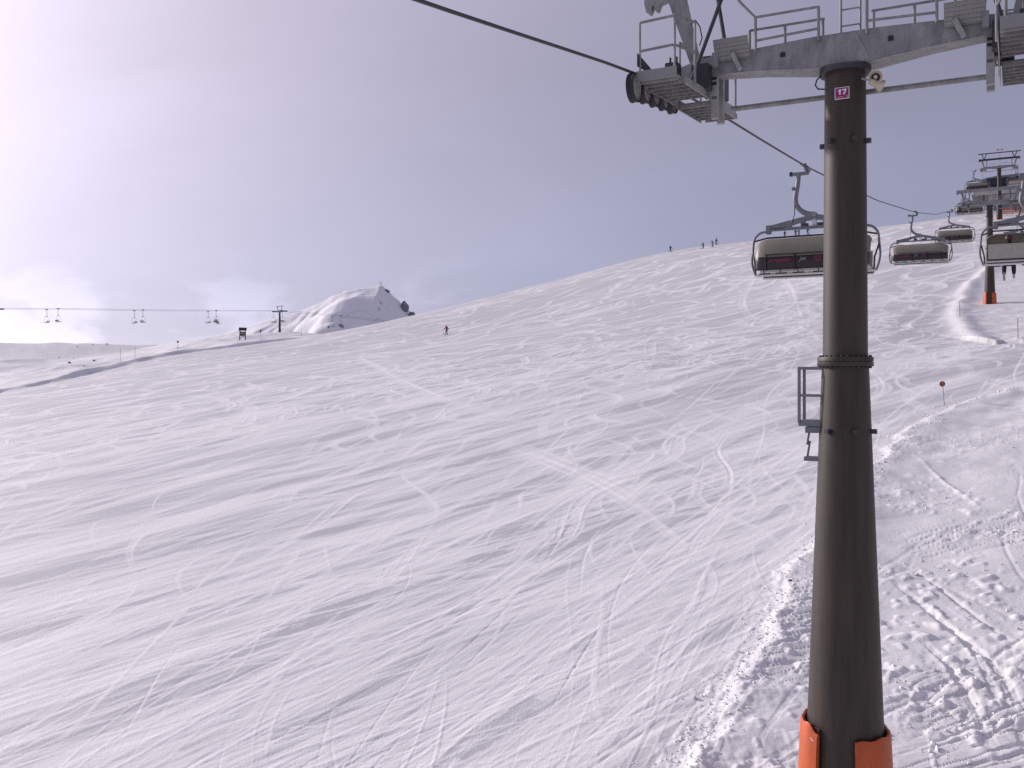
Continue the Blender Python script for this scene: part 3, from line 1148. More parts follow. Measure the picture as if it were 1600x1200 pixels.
def rock_mesh(seed, sx, sy, sz, jag=0.28, sub=2):
    import bmesh
    bm = bmesh.new()
    bmesh.ops.create_icosphere(bm, subdivisions=sub, radius=1.0)
    rd = random.Random(seed)
    k = [Vector((rd.gauss(0, 1), rd.gauss(0, 1), rd.gauss(0, 1))).normalized() for _ in range(16)]
    c = [rd.uniform(0.45, 0.9) for _ in range(16)]
    for v in bm.verts:
        p = v.co.copy()
        for kk, cc in zip(k, c):                       # cut flat facets
            d = p.dot(kk) - cc
            if d > 0:
                p -= kk * d
        p *= 1 + rd.uniform(-jag, jag) * 0.35
        w_ = 1.0 - 0.38 * p.z if sub == 3 else 1.0       # crags narrow towards the top
        v.co = Vector((p.x * sx * w_, p.y * sy * w_, p.z * sz))
    me = bpy.data.meshes.new('rock')
    bm.to_mesh(me)
    bm.free()
    me.materials.append(M['crag' if sub == 3 else 'rock'])
    return me


def rock(loc, seed, s, label, sub=2, rz=0.0):
    o = bpy.data.objects.new('rock', rock_mesh(seed, *s, sub=sub))
    scene.collection.objects.link(o)
    o.location = loc
    o.rotation_euler = (0, 0, rz)
    return tag(o, label, 'rock')


def far_at(px, py, Y):
    return Vector(Wp(px, py, Y))


rock(far_at(631.5, 477, 893), 5, (4.4, 4.5, 6.4), 'jagged dark rock tooth on the right shoulder of the far peak', 3)
rock(far_at(603, 455.0, 893), 8, (4.2, 3.5, 3.6), 'dark rocky knob just right of the summit cross', 3)
rock(far_at(586, 452, 890), 12, (3.6, 3, 1.5), 'low dark rock band just left of the summit cross', 3)
rock(far_at(571, 453, 888), 14, (3.0, 3, 1.0), 'small dark rock on the left summit ridge of the far peak', 3)
rock(far_at(643, 491, 893), 18, (3.4, 3.6, 3.6), 'dark rock at the lower right foot of the far peak ridge', 3)
sc_ = thing('summit_cross', 'thin cross standing on the top of the far snowy peak', 'cross', far_at(595, 450, 893))
MB().bar((0, 0, -2), (0, 0, 6.0), 0.28, 0.28).build('post', 'dark_wood', sc_)
MB().bar((-1.3, 0, 4.4), (1.3, 0, 4.4), 0.26, 0.26).build('crossbar', 'dark_wood', sc_)

# ------------------------------------------------------------------ the six-seat lift
TH = R(27.0)
AV = Vector((math.cos(TH), -math.sin(TH), 0))      # along the cross-arm, to the right
UV = Vector((math.sin(TH), math.cos(TH), 0))       # up the line
T1 = Vector((5.41, 16.0, 0))
GAUGE = 3.0


def line_pt(side, s, z=0.0):
    p = T1 + AV * (GAUGE * side) + UV * s
    return Vector((p.x, p.y, z))


ROPE_S = np.array([-60, -30, -14, -8.3, -1.7, 0, 1.7, 7, 13.2, 30, 49, 67, 90, 104.3, 106, 107.7, 127, 141, 156, 172, 183.3, 185, 186.7, 192, 200])
ROPE_Z = np.array([-2.6, 0.9, 3.02, 3.9, 5.02, 5.24, 5.46, 5.88, 6.40, 8.20, 10.62, 13.25, 17.2, 19.85, 20.15, 20.6, 25.7, 29.6, 33.9, 37.2, 39.2, 39.6, 39.9, 40.2, 40.2])


def rope_z(s):
    return float(np.interp(s, ROPE_S, ROPE_Z))


def smooth_rope():
    s = np.concatenate([np.arange(-60, 200, 1.5)])
    z = np.interp(s, ROPE_S, ROPE_Z)
    k = np.ones(3) / 3
    zz = np.convolve(np.pad(z, 1, mode='edge'), k, 'valid')
    return s, zz


for side, lab in ((-1, 'thick steel haul rope of the downhill chairs crossing the upper sky'), (1, 'steel haul rope of the uphill chairs above the right edge')):
    mb = MB()
    s, zz = smooth_rope()
    pts = [line_pt(side, float(a), float(b)) for a, b in zip(s, zz)]
    mb.tube(pts, 0.024, 8)
    o = mb.build('haul_rope', 'rope', None, smooth=True)
    tag(o, lab, 'rope')


def make_tower(label, base, Hp, rest=True, number=None, slope=0.13, speakers=True, mast=False, padtop=2.55, detail=True):
    """lift tower: Hp is the height of the pole top above the snow; z0 shifts heights measured at the first tower"""
    t = thing('lift_tower', label, 'lift tower', base, -TH, 'towers of the six-seat chairlift')
    z0 = Hp - 5.08                                     # measured eye-height z -> local z

    def Z(z):
        return z + z0
    zj = Z(0.36)                                       # flange between pole sections
    rb = 0.363 + (0.59 - 0.363) * (zj - (-0.6)) / 5.7
    MB().lathe([(0.0, -1.2), (rb + 0.02, -1.2), (0.362, zj), (0.0, zj)], 40).build('pole_lower', 'pole', t, True)
    MB().lathe([(0.0, zj + 0.002), (0.35, zj + 0.002), (0.318, Hp), (0.0, Hp)], 40).build('pole_upper', 'pole', t, True)
    fl = MB().lathe([(0.34, zj - 0.075), (0.43, zj - 0.075), (0.436, zj - 0.065), (0.436, zj - 0.004), (0.34, zj - 0.004)], 40, closed=True)
    f_o = fl.build('flange', 'pole', t, True)
    MB().lathe([(0.34, zj + 0.004), (0.436, zj + 0.004), (0.436, zj + 0.065), (0.43, zj + 0.075), (0.34, zj + 0.075)], 40, closed=True).build('flange', 'pole', t, True)
    if detail:
        bo = MB()
        for k in range(28):
            a = k / 28 * 2 * math.pi
            bo.tube([(0.395 * math.cos(a), 0.395 * math.sin(a), zj - 0.105), (0.395 * math.cos(a), 0.395 * math.sin(a), zj + 0.105)], 0.015, 6)
        bo.build('flange_bolts', 'steel_dark', f_o)
        for z, r, angs in ((3.90, 0.325, (-8, 172, -60, -120)), (-0.76, 0.408, (-2, 178, -62, -118))):
            for a in angs:
                a = R(a)
                rm = Matrix.Rotation(a, 3, 'Z')
                MB().box(rm @ Vector((r + 0.03, 0, 0)) + Vector((0, 0, Z(z))), (0.10, 0.07, 0.075), rm).build('lug', 'steel_dark', t)
    # padded collar: two stiff orange shells with a gap towards the viewer
    rt = 0.363 + (rb - 0.363) * (zj - padtop) / zj
    ri, ro = rt + 0.022, rt + 0.078
    fl_ = (rb + 0.045) / ri                             # the collar widens with the pole towards the snow
    for a0, a1, zt, wav in ((R(-68.7), R(92), padtop - 0.12, 0.03), (R(98), R(240.5), padtop, 0.045)):
        n = 34
        rings = []
        for k in range(n + 1):
            a = a0 + (a1 - a0) * k / n
            zz = zt + wav * math.sin(k * 0.9) * 0.5 - 0.10 * math.exp(-((k - (n if wav > 0.04 else 0)) / 3.0) ** 2) * (1 if wav > 0.04 else 0.2)
            ca, sa = math.cos(a), math.sin(a)
            rings.append([(ri * fl_ * ca, ri * fl_ * sa, -1.0), (ro * fl_ * ca, ro * fl_ * sa, -1.0), (ro * (1 + (fl_ - 1) * 0.3) * ca, ro * (1 + (fl_ - 1) * 0.3) * sa, zt * 0.7), ((ro + 0.012) * ca, (ro + 0.012) * sa, zz - 0.06),
                          (ro * 0.985 * ca, ro * 0.985 * sa, zz), ((ri + 0.012) * ca, (ri + 0.012) * sa, zz - 0.01), (ri * ca, ri * sa, zz - 0.03)])
        p_o = MB().loft(rings).build('pad', 'pad', t, True)
        if detail:
            lin = MB().lathe([(ri - 0.025, zt - 0.12), (ri - 0.003, zt - 0.03), (ri * fl_ - 0.003, -1.0), (ri * fl_ - 0.03, -1.0)], 30, a0=a0 + 0.01, a1=a1 - 0.01, closed=True)
            lin.build('foam_lining', 'pad_edge', p_o)
            for q in range(2 if wav > 0.04 else 0):
                a = a1 - 0.10 - 0.05 * q
                MB().bar(((ro + 0.016) * math.cos(a), (ro + 0.016) * math.sin(a), zt - 0.24 - 0.12 * q),
                         ((ro + 0.016) * math.cos(a - 0.09), (ro + 0.016) * math.sin(a - 0.09), zt - 0.20 - 0.10 * q), 0.006, 0.012).build('scuff_tear', 'white', p_o)
    # cross-arm
    secs = [(-2.42, 5.30, 5.58, 0.17), (-1.3, 5.22, 5.61, 0.22), (-0.5, 5.12, 5.63, 0.27), (0.5, 5.12, 5.63, 0.27), (1.3, 5.22, 5.61, 0.22), (2.42, 5.30, 5.58, 0.17)]
    rings = [[(a, -w, Z(b)), (a, w, Z(b)), (a, w * 0.94, Z(tp)), (a, -w * 0.94, Z(tp))] for a, b, tp, w in secs]
    arm = MB().loft(rings).build('cross_arm', 'galv', t, bevel=0.008)
    MB().lathe([(0.0, Z(5.02)), (0.40, Z(5.02)), (0.40, Z(5.10)), (0.0, Z(5.10))], 32).build('saddle_flange', 'steel_dark', t, True)
    if detail:
        MB().prism([(-0.42, 5.14 + z0), (0.42, 5.14 + z0), (0.20, 5.60 + z0), (-0.20, 5.60 + z0)], 0.008, (0, -0.274, 0), (1, 0, 0), (0, 0, 1)).build('gusset', 'galv', arm)
        for a in (-0.95, 0.72):
            w = 0.27 - 0.05 * (abs(a) - 0.5) / 0.8
            MB().box((a, -w - 0.001, Z(5.42)), (0.075, 0.014, 0.075)).build('inspection_hole', 'black', arm)
        for k in range(16):
            a = k / 16 * 2 * math.pi
            pass
    # tie bar under the arm
    MB().tube([(-1.95, 0.34, Z(4.79)), (2.1, 0.34, Z(4.79))], 0.045, 10).build('tie_bar', 'galv', t, True)
    if detail:
        MB().tube([(-0.36 + 0.02 * 0, -0.12, Z(5.02)), (-0.42, -0.16, Z(4.95)), (-0.44, -0.18, Z(4.86)), (-0.40, -0.16, Z(4.80)), (-0.31, -0.1, Z(4.80))], 0.012, 6).build('cable_loop', 'rubber', t, True)

    for sg in (-1, 1):
        aR = GAUGE * sg

        def zr(u):
            return Z(5.24 + slope * u)

        def zw(u):
            return Z(5.00 + 0.09 * u)
        # sheaves under the rope
        nS = 5
        for k in range(nS):
            u = -1.70 + 1.95 * k / (nS - 1)
            big = 0.235 if k == 0 else 0.215
            cz = zr(u) - big - 0.022
            w_o = MB().lathe([(0.0, -0.03), (big * 0.78, -0.03), (big * 0.80, -0.045), (big * 0.9, -0.045), (big * 0.9, 0.045), (big * 0.80, 0.045), (big * 0.78, 0.03), (0.0, 0.03)],
                             26, (aR, u, cz), 'x').build('sheave', 'galv_light', t, True)
            MB().lathe([(big * 0.88, -0.06), (big, -0.06), (big * 1.0, -0.03), (big * 0.93, 0.0), (big, 0.03), (big, 0.06), (big * 0.88, 0.06)], 26, (aR, u, cz), 'x', closed=True).build('liner', 'rubber', w_o, True)
        for k in range(nS // 2):
            u = -1.70 + 1.95 * (2 * k + 1.5) / (nS - 1)
            d = 1.95 / (nS - 1)
            c0, c1 = zr(u - d / 2) - 0.24, zr(u + d / 2) - 0.24
            for off in (-0.09, 0.09):
                MB().bar((aR + off, u - d / 2 - 0.03, c0), (aR + off, u + d / 2 + 0.03, c1), 0.016, 0.08).build('rocker', 'galv', t)
        MB().bar((aR - 0.15 * sg, -1.3, zr(-1.3) - 0.14), (aR - 0.15 * sg, 0.3, zr(0.3) - 0.14), 0.06, 0.13).build('sheave_beam', 'steel_dark', t)
        # arm head reaching out to the train
        MB().loft([[(sg * 2.40, -0.16, Z(5.31)), (sg * 2.40, 0.16, Z(5.31)), (sg * 2.40, 0.16, Z(5.57)), (sg * 2.40, -0.16, Z(5.57))],
                   [(sg * 2.86, -0.12, Z(5.02)), (sg * 2.86, 0.12, Z(5.02)), (sg * 2.86, 0.12, Z(5.46)), (sg * 2.86, -0.12, Z(5.46))]]).build('arm_head', 'galv', t)
        # rope catcher and switch box at the front end
        MB().prism([(-1.82, 5.06 + z0), (-1.2, 5.12 + z0), (-1.2, 5.20 + z0), (-1.82, 5.26 + z0)], 0.02, (aR - 0.1 * sg, 0, 0), (0, 1, 0), (0, 0, 1)).build('rope_catcher', 'steel_dark', t)
        if detail:
            bxo = MB().box((sg * 2.62, -0.86, zw(-0.86) + 0.24), (0.22, 0.22, 0.34)).build('switch_box', 'steel_dark', t, bevel=0.01)
            MB().box((sg * 2.66, -0.975, zw(-0.86) + 0.27), (0.022, 0.006, 0.16)).build('marking', 'wood_pole', bxo)
            MB().box((sg * 2.58, -0.975, zw(-0.86) + 0.27), (0.018, 0.006, 0.16)).build('marking', 'white', bxo)
            for q in (-0.05, 0.06):
                MB().tube([(sg * 2.62 + q, -0.86, zw(-0.86) + 0.41), (sg * 2.62 + q, -0.86, zw(-0.86) + 0.52)], 0.02, 6).build('cable_gland', 'steel_dark', bxo)
            for q, (uu, hh) in enumerate(((-0.25, 0.42), (0.35, 0.36), (0.8, 0.4))):
                MB().box((sg * 2.30, uu, zw(uu) + hh / 2 + 0.03), (0.30, 0.28, hh)).build('equipment_box', 'steel_dark', t, bevel=0.01)
        # stepped catwalk of ribbed planks
        nP = 12
        if detail:
            for k in range(nP):
                u = (-1.60 + 0.27 * k) if k < 6 else (0.55 + 0.27 * (k - 6))
                zp_ = zw(u) + (0.02 if k < 6 else -0.03)
                p_o = MB().box((sg * 2.58, u, zp_), (0.62, 0.215, 0.018)).build('grating_plank', 'perf', t)
                MB().box((sg * 2.58, u - 0.1, zp_ - 0.045), (0.618, 0.014, 0.07)).build('nosing', 'galv_light', p_o)
                MB().box((sg * 2.58, u + 0.1, zp_ - 0.045), (0.618, 0.014, 0.07)).build('nosing', 'galv', p_o)
        else:
            MB().bar((sg * 2.58, -1.7, zw(-1.7)), (sg * 2.58, 1.7, zw(1.7)), 0.62, 0.06).build('catwalk', 'galv', t)
        MB().box((sg * 2.60, -1.775, zw(-1.7) + 0.06), (0.66, 0.018, 0.17)).build('toe_board', 'perf', t)
        for off in (0.34, -0.33):
            MB().prism([(-1.45, zw(-1.45) - 0.07), (0.2, zw(0.2) - 0.09), (0.4, zw(0.4) - 0.13), (1.78, zw(1.78) - 0.16), (1.78, zw(1.78) + 0.05), (-1.45, zw(-1.45) + 0.05)], 0.014, (sg * (2.58 - off), 0, 0), (0, 1, 0), (0, 0, 1)).build('stringer', 'galv_light' if off > 0 else 'galv', t)
        # hanger legs to the tie bar
        for u in (-0.1, 0.28):
            MB().box((sg * 2.12, u, Z(4.93)), (0.11, 0.10, 0.78)).build('hanger_leg', 'galv_light', t)
        if detail:
            for zq in (5.22, 5.13, 4.90, 4.875):
                MB().box((sg * 2.12, -0.152, Z(zq)), (0.085, 0.006, 0.05 if zq > 5 else 0.014)).build('slot', 'black', t)
        # railings round the catwalk
        rl = 0.022

        def post(a, u, h, lo=0.0):
            MB().tube([(a, u, zw(u) + lo), (a, u, zw(u) + h)], rl, 8).build('rail_post', 'galv', t, True)

        def rail(pts):
            MB().tube([(a, u, zw(u) + h) for a, u, h in pts], rl, 8).build('rail', 'galv', t, True)
        if detail:
            post(sg * 2.90, -1.72, 0.93)
            post(sg * 2.34, -1.66, 1.0)
            rail([(sg * 2.90, -1.72, 0.90), (sg * 2.89, -1.71, 0.94), (sg * 2.34, -1.66, 0.98)])
            rail([(sg * 2.90, -1.72, 0.48), (sg * 2.38, -1.66, 0.52), (sg * 2.32, -1.55, 0.52), (sg * 2.22, -0.95, 0.52)])
            post(sg * 2.22, -0.95, 1.02)
            post(sg * 2.22, 0.65, 1.10)
            post(sg * 2.22, 1.68, 1.10)
            rail([(sg * 2.34, -1.66, 0.98), (sg * 2.22, -0.95, 1.02)])
            rail([(sg * 2.22, 0.65, 1.08), (sg * 2.22, 1.68, 1.08), (sg * 2.86, 1.72, 1.08), (sg * 2.90, 0.4, 1.08)])
            rail([(sg * 2.22, 0.65, 0.60), (sg * 2.22, 1.68, 0.60), (sg * 2.86, 1.72, 0.60), (sg * 2.90, 0.4, 0.60)])
            post(sg * 2.90, 0.4, 1.08)
            post(sg * 2.90, 1.72, 1.08)
        # lifting frame: flat leg, hooked beam end, two stays
        MB().prism([(sg * 2.40, 5.50 + z0), (sg * 2.56, 5.50 + z0), (sg * 3.00, 6.78 + z0), (sg * 2.68, 6.78 + z0)], 0.12, (0, 0.05, 0), (1, 0, 0), (0, 0, 1)).build('lifting_leg', 'galv', t)
        MB().tube([(sg * 2.38, -0.75, zw(-0.75)), (sg * 1.92, 0.0, Z(6.9))], 0.034, 8).build('stay', 'steel_dark', t, True)
        MB().tube([(sg * 1.98, 0.25, Z(5.56)), (sg * 2.14, 0.1, Z(6.75))], 0.034, 8).build('stay', 'steel_dark', t, True)
        if detail:
            MB().tube([(sg * 2.56, -0.04, Z(6.25)), (sg * 2.46, -0.12, Z(6.28)), (sg * 2.38, -0.12, Z(6.15)), (sg * 2.34, -0.12, Z(5.95)), (sg * 2.40, -0.08, Z(5.84))], 0.011, 6).build('hose', 'rubber', t, True)
            # folding perforated step on the arm end
            rm = Matrix.Rotation(R(28), 3, 'X')
            st = MB().box((sg * 1.78, -0.33, Z(5.62)), (0.58, 0.02, 0.36), rm).build('folding_step', 'perf', t)
            MB().box((sg * 1.70, -0.30, Z(5.40)), (0.07, 0.12, 0.30), Matrix.Rotation(R(-25), 3, 'Y')).build('bracket', 'galv_light', st)
            MB().box((sg * 2.06, -0.25, Z(5.48)), (0.10, 0.16, 0.24)).build('bracket', 'galv', st)
        # handrails on the arm
        for u in (-0.29, 0.29):
            if not detail:
                MB().tube([(sg * 0.4, u, Z(6.08)), (sg * 1.6, u, Z(6.08))], 0.02, 6).build('rail', 'galv', t)
                continue
            for a in ((0.37, 1.385) if u < 0 else (0.40, 1.02, 1.62)):
                MB().tube([(sg * a, u, Z(5.54)), (sg * a, u, Z(6.09))], 0.024, 8).build('rail_post', 'galv', t, True)
            a1 = 1.385 if u < 0 else 1.62
            MB().tube([(sg * 0.37, u, Z(6.09)), (sg * a1, u, Z(6.09))] + ([(sg * 1.62, u, Z(6.36)), (sg * 1.72, u, Z(6.5))] if u < 0 else []), 0.022, 8).build('rail', 'galv', t, True)
            MB().tube([(sg * 0.37, u, Z(5.74)), (sg * a1, u, Z(5.70))], 0.022, 8).build('rail', 'galv', t, True)
    # lifting beam across the top with hook notches at both ends
    hook = [(-3.40, 7.10), (-3.42, 6.76), (-3.38, 6.60), (-3.33, 6.57), (-3.29, 6.62), (-3.27, 6.70), (-3.24, 6.70), (-3.22, 6.61), (-3.18, 6.60), (-3.13, 6.72), (-2.98, 6.76),
            (2.98, 6.76), (3.13, 6.72), (3.18, 6.60), (3.22, 6.61), (3.24, 6.70), (3.27, 6.70), (3.29, 6.62), (3.33, 6.57), (3.38, 6.60), (3.42, 6.76), (3.40, 7.10)]
    if detail:
        MB().prism([(a, z + z0) for a, z in hook], 0.16, (0, 0.05, 0), (1, 0, 0), (0, 0, 1)).build('lifting_beam', 'galv', t)
    else:
        MB().prism([(a, z + z0) for a, z in hook], 0.16, (0, 0.05, 0), (1, 0, 0), (0, 0, 1)).build('lifting_beam', 'steel_dark', t)
    # ladder to the lifting beam
    lad = MB()
    lad.tube([(-0.07, 0.02, Z(5.6)), (-0.07, 0.02, Z(7.2))], 0.018, 6)
    lad.tube([(0.23, 0.02, Z(5.6)), (0.23, 0.02, Z(7.2))], 0.018, 6)
    lo = lad.build('ladder', 'galv', t, True)
    for k in range(6):
        MB().tube([(-0.07, 0.02, Z(5.82 + 0.265 * k)), (0.23, 0.02, Z(5.82 + 0.265 * k))], 0.013, 6).build('rung', 'galv', lo, True)
    if speakers:
        for k, (pos, d) in enumerate((((0.50, -0.30, 4.83), Vector((0.10, -1, -0.12))), ((0.55, -0.22, 4.71), Vector((0.75, 0.5, -0.35))))):
            q = d.normalized().to_track_quat('Z', 'Y').to_matrix()
            h = MB().lathe([(0.0, -0.17), (0.045, -0.17), (0.05, -0.08), (0.07, -0.03), (0.105, 0.03), (0.11, 0.035), (0.10, 0.035), (0.068, -0.02), (0.058, -0.05), (0.0, -0.05)], 28)
            h.v = [tuple(q @ Vector(v) + Vector((pos[0], pos[1], Z(pos[2])))) for v in h.v]
            ho = h.build('loudspeaker', 'cream', t, True)
            hh = MB().lathe([(0.0, -0.045), (0.03, -0.045), (0.03, 0.01), (0.02, 0.03), (0.0, 0.032)], 18)
            hh.v = [tuple(q @ Vector(v) + Vector((pos[0], pos[1], Z(pos[2])))) for v in hh.v]
            hh.build('horn_plug', 'cream', ho, True)
            hr = MB().lathe([(0.031, -0.042), (0.064, -0.03), (0.064, -0.026), (0.031, -0.036)], 24, closed=True)
            hr.v = [tuple(q @ Vector(v) + Vector((pos[0], pos[1], Z(pos[2])))) for v in hr.v]
            hr.build('horn_throat', 'steel_dark', ho, True)
        MB().bar((0.28, -0.2, Z(4.86)), (0.52, -0.26, Z(4.78)), 0.03, 0.03).build('speaker_bracket', 'galv', t)
    if number:
        rs = 0.318 + (0.35 - 0.318) * (5.08 - 4.63) / 4.7
        pz = Z(4.635)
        sg_ = MB().box((0.0, -rs - 0.012, pz), (0.225, 0.010, 0.19)).build('number_sign', 'white', t, bevel=0.003)
        MB().box((0.0, -rs - 0.019, pz), (0.200, 0.006, 0.164)).build('sign_field', 'magenta', sg_)
        for poly in ([(-0.062, 0.020), (-0.034, 0.042), (-0.014, 0.042), (-0.022, -0.042), (-0.046, -0.042), (-0.041, 0.012), (-0.062, 0.002)],
                     [(0.002, 0.042), (0.072, 0.042), (0.070, 0.026), (0.040, -0.042), (0.012, -0.042), (0.044, 0.021), (0.001, 0.021)]):
            MB().prism(poly, 0.004, (0, -rs - 0.0235, pz + 0.018), (1, 0, 0), (0, 0, 1)).build('numeral', 'white', sg_)
        st = MB()
        for k in range(9):
            st.box((-0.075 + 0.0115 * k, -rs - 0.0235, pz - 0.062), (0.007, 0.002, 0.007))
        st.box((0.075, -rs - 0.0235, pz - 0.058), (0.014, 0.002, 0.012))
        st.build('small_print', 'white', sg_)
    if rest:
        # small rest platform on the left of the pole
        zt, zm, zp, zl = Z(0.26), Z(-0.19), Z(-0.64), Z(-1.20)
        rp = MB().box((-0.50, 0.06, zp), (0.42, 0.46, 0.10)).build('rest_platform', 'hanger', t)
        MB().box((-0.46, 0.06, zp - 0.11), (0.30, 0.40, 0.10)).build('bracket', 'hanger', rp)
        for u in (-0.16, 0.28):
            MB().box((-0.70, u, (zt + zp) / 2 + 0.01), (0.045, 0.045, zt - zp + 0.02)).build('guard_post', 'hanger', rp)
            MB().box((-0.50, u, zt), (0.42, 0.04, 0.045)).build('guard_rail', 'hanger', rp)
            MB().box((-0.50, u, zm), (0.42, 0.04, 0.04)).build('guard_rail', 'hanger', rp)
        MB().box((-0.70, 0.06, zt + 0.001), (0.044, 0.40, 0.043)).build('guard_rail', 'hanger', rp)
        MB().box((-0.70, 0.06, zm + 0.001), (0.040, 0.40, 0.038)).build('guard_rail', 'hanger', rp)
        MB().bar((-0.57, 0.0, zp - 0.16), (-0.60, 0.0, zp - 0.36), 0.03, 0.03).build('strut', 'hanger', rp)
        MB().bar((-0.56, 0.02, zp - 0.30), (-0.60, 0.02, zl), 0.03, 0.03).build('strut', 'hanger', rp)
        MB().box((-0.52, 0.04, zl - 0.03), (0.24, 0.24, 0.07)).build('step', 'hanger', rp)
    if mast:
        mo = MB().tube([(0.1, 0.1, Z(6.9)), (0.1, 0.1, Z(8.6))], 0.03, 6).build('wind_mast', 'galv', t)
        for q in (-0.34, 0.34):
            MB().box((0.1 + q, 0.1, Z(8.62)), (0.34, 0.25, 0.2)).build('wind_cup', 'red', mo, bevel=0.05)
        MB().tube([(-0.2, 0.1, Z(8.55)), (0.4, 0.1, Z(8.55))], 0.02, 6).build('mast_arm', 'galv', mo)
        for sg in (-1, 1):                              # tall V struts carrying a second beam
            for o_ in (-0.32, 0.32):
                MB().bar((sg * 2.5, 0.05, Z(6.95)), (sg * 2.5 + o_ * 1.2, 0.05, Z(8.0)), 0.12, 0.14).build('v_strut', 'steel_dark', t)
        MB().bar((-3.5, 0.05, Z(8.06)), (3.5, 0.05, Z(8.06)), 0.14, 0.16).build('upper_beam', 'steel_dark', t)
    return t


g1 = gz(5.41, 16.0)
make_tower('large dark brown lift tower in front with a magenta number 17 sign and orange pads', (5.41, 16.0, g1), 5.08 - g1, True, '17', padtop=-5.44 - g1)
p2 = T1 + UV * 106
g2 = gz(p2.x, p2.y)
make_tower('brown lift tower with orange pads standing in the rough snow behind the uphill chair', (p2.x, p2.y, g2), 19.95 - g2, False, None, 0.20, False, padtop=1.3, detail=True)
p3 = T1 + UV * 185
g3 = gz(p3.x, p3.y)
make_tower('highest lift tower, with a wind mast, in front of the top station', (p3.x, p3.y, g3), 39.5 - g3, False, None, 0.08, False, mast=True, padtop=0.2, detail=False)


# ------------------------------------------------------------------ six-seat bubble chairs
def make_chair(label, group):
    """origin at the rope; +y is the side the riders face"""
    t = thing('bubble_chair', label, 'chairlift chair', (0, 0, 0), 0, group)
    cx = -0.20
    # grip on the rope
    MB().box((0, 0, -0.02), (0.12, 0.40, 0.14)).build('grip', 'hanger', t, bevel=0.02)
    MB().box((0.24, 0, -0.14), (0.56, 0.12, 0.09)).build('grip_arm', 'hanger', t, bevel=0.015)
    MB().lathe([(0, -0.035), (0.07, -0.035), (0.07, 0.035), (0, 0.035)], 14, (0.47, 0, -0.13), 'x').build('grip_roller', 'rubber', t, True)
    MB().lathe([(0, -0.03), (0.055, -0.03), (0.055, 0.03), (0, 0.03)], 14, (0.02, 0.24, 0.05), 'x').build('grip_roller', 'rubber', t, True)
    MB().bar((0.0, 0.05, 0.0), (0.16, 0.25, 0.12), 0.05, 0.05).build('grip_lever', 'hanger', t)
    # hanger: down, then sweeping in to the frame
    hp = smooth_line([(0.25, 0, -0.12), (0.28, 0, -0.45), (0.34, 0, -0.80), (0.33, 0, -1.02), (0.20, 0, -1.22), (0.0, 0, -1.34), (-0.20, 0, -1.38)], 5)
    MB().tube(hp, [0.066 + 0.02 * (i / len(hp)) for i in range(len(hp))], 10).build('hanger', 'hanger', t, True)
    MB().box((0.40, 0.0, -0.57), (0.10, 0.12, 0.10)).build('damper', 'hanger', t, bevel=0.02)
    MB().tube([(0.36, 0.05, -1.0), (0.37, 0.06, -1.35), (0.45, 0.06, -1.58)], 0.018, 6).build('damper_rod', 'steel_dark', t, True)
    MB().lathe([(0, -0.09), (0.075, -0.09), (0.085, -0.07), (0.085, 0.07), (0.075, 0.09), (0, 0.09)], 18, (cx, 0, -1.38), 'y').build('pivot', 'galv', t, True)
    # A-shaped carrying frame with openings: two sloping booms, a bottom rail, short webs
    fr = MB()
    for sg in (-1, 1):
        fr.prism([(cx + sg * 0.02, -1.36), (cx + sg * 0.30, -1.42), (cx + sg * 1.30, -1.62), (cx + sg * 1.32, -1.74), (cx + sg * 0.92, -1.74), (cx + sg * 0.30, -1.56), (cx + sg * 0.02, -1.53)], 0.10, (0, 0, 0), (1, 0, 0), (0, 0, 1))
        fr.prism([(cx + sg * 0.24, -1.50), (cx + sg * 0.40, -1.53), (cx + sg * 0.38, -1.72), (cx + sg * 0.26, -1.72)], 0.09, (0, 0, 0), (1, 0, 0), (0, 0, 1))
        fr.prism([(cx + sg * 0.70, -1.60), (cx + sg * 0.95, -1.65), (cx + sg * 0.85, -1.72), (cx + sg * 0.62, -1.72)], 0.09, (0, 0, 0), (1, 0, 0), (0, 0, 1))
    fr.bar((cx - 1.30, 0, -1.745), (cx + 1.30, 0, -1.745), 0.10, 0.085)
    fr.build('carrying_frame', 'hanger', t)
    for sg in (-1, 1):
        MB().box((cx + sg * 1.33, 0, -1.74), (0.15, 0.14, 0.26)).build('frame_end', 'hanger', t, bevel=0.015)
    MB().box((cx, -0.02, -1.58), (0.12, 0.12, 0.20)).build('frame_block', 'seat', t)
    for q in (-0.18, 0.26):
        MB().box((cx + q, 0, -1.66), (0.18, 0.13, 0.07)).build('frame_box', 'steel_dark', t)
    # side bows
    for sg in (-1, 1):
        bw = smooth_line([(cx + sg * 1.36, 0, -1.80), (cx + sg * 1.58, 0, -1.82), (cx + sg * 1.76, 0, -2.00), (cx + sg * 1.80, 0, -2.30), (cx + sg * 1.83, 0.02, -2.62), (cx + sg * 1.80, 0.02, -2.85), (cx + sg * 1.72, 0, -3.10)], 5)
        MB().tube(bw, 0.036, 10).build('side_bow', 'hanger', t, True)
        MB().tube([(cx + sg * 1.80, 0.02, -2.35), (cx + sg * 1.70, 0.22, -2.75), (cx + sg * 1.68, 0.18, -3.08)], 0.026, 8).build('side_strut', 'black', t, True)
    MB().tube([(cx - 1.77, -0.03, -2.06), (cx - 1.40, -0.16, -1.96), (cx + 1.40, -0.16, -1.96), (cx + 1.77, -0.03, -2.06)], 0.026, 8).build('bubble_pivot_bar', 'black', t, True)
    # bubble: curved shell, beige above and tinted below
    prof = smooth_line([(-0.14, -2.09), (-0.02, -2.04), (0.16, -2.04), (0.36, -2.11), (0.55, -2.27), (0.68, -2.52), (0.735, -2.76), (0.70, -2.99)], 4)
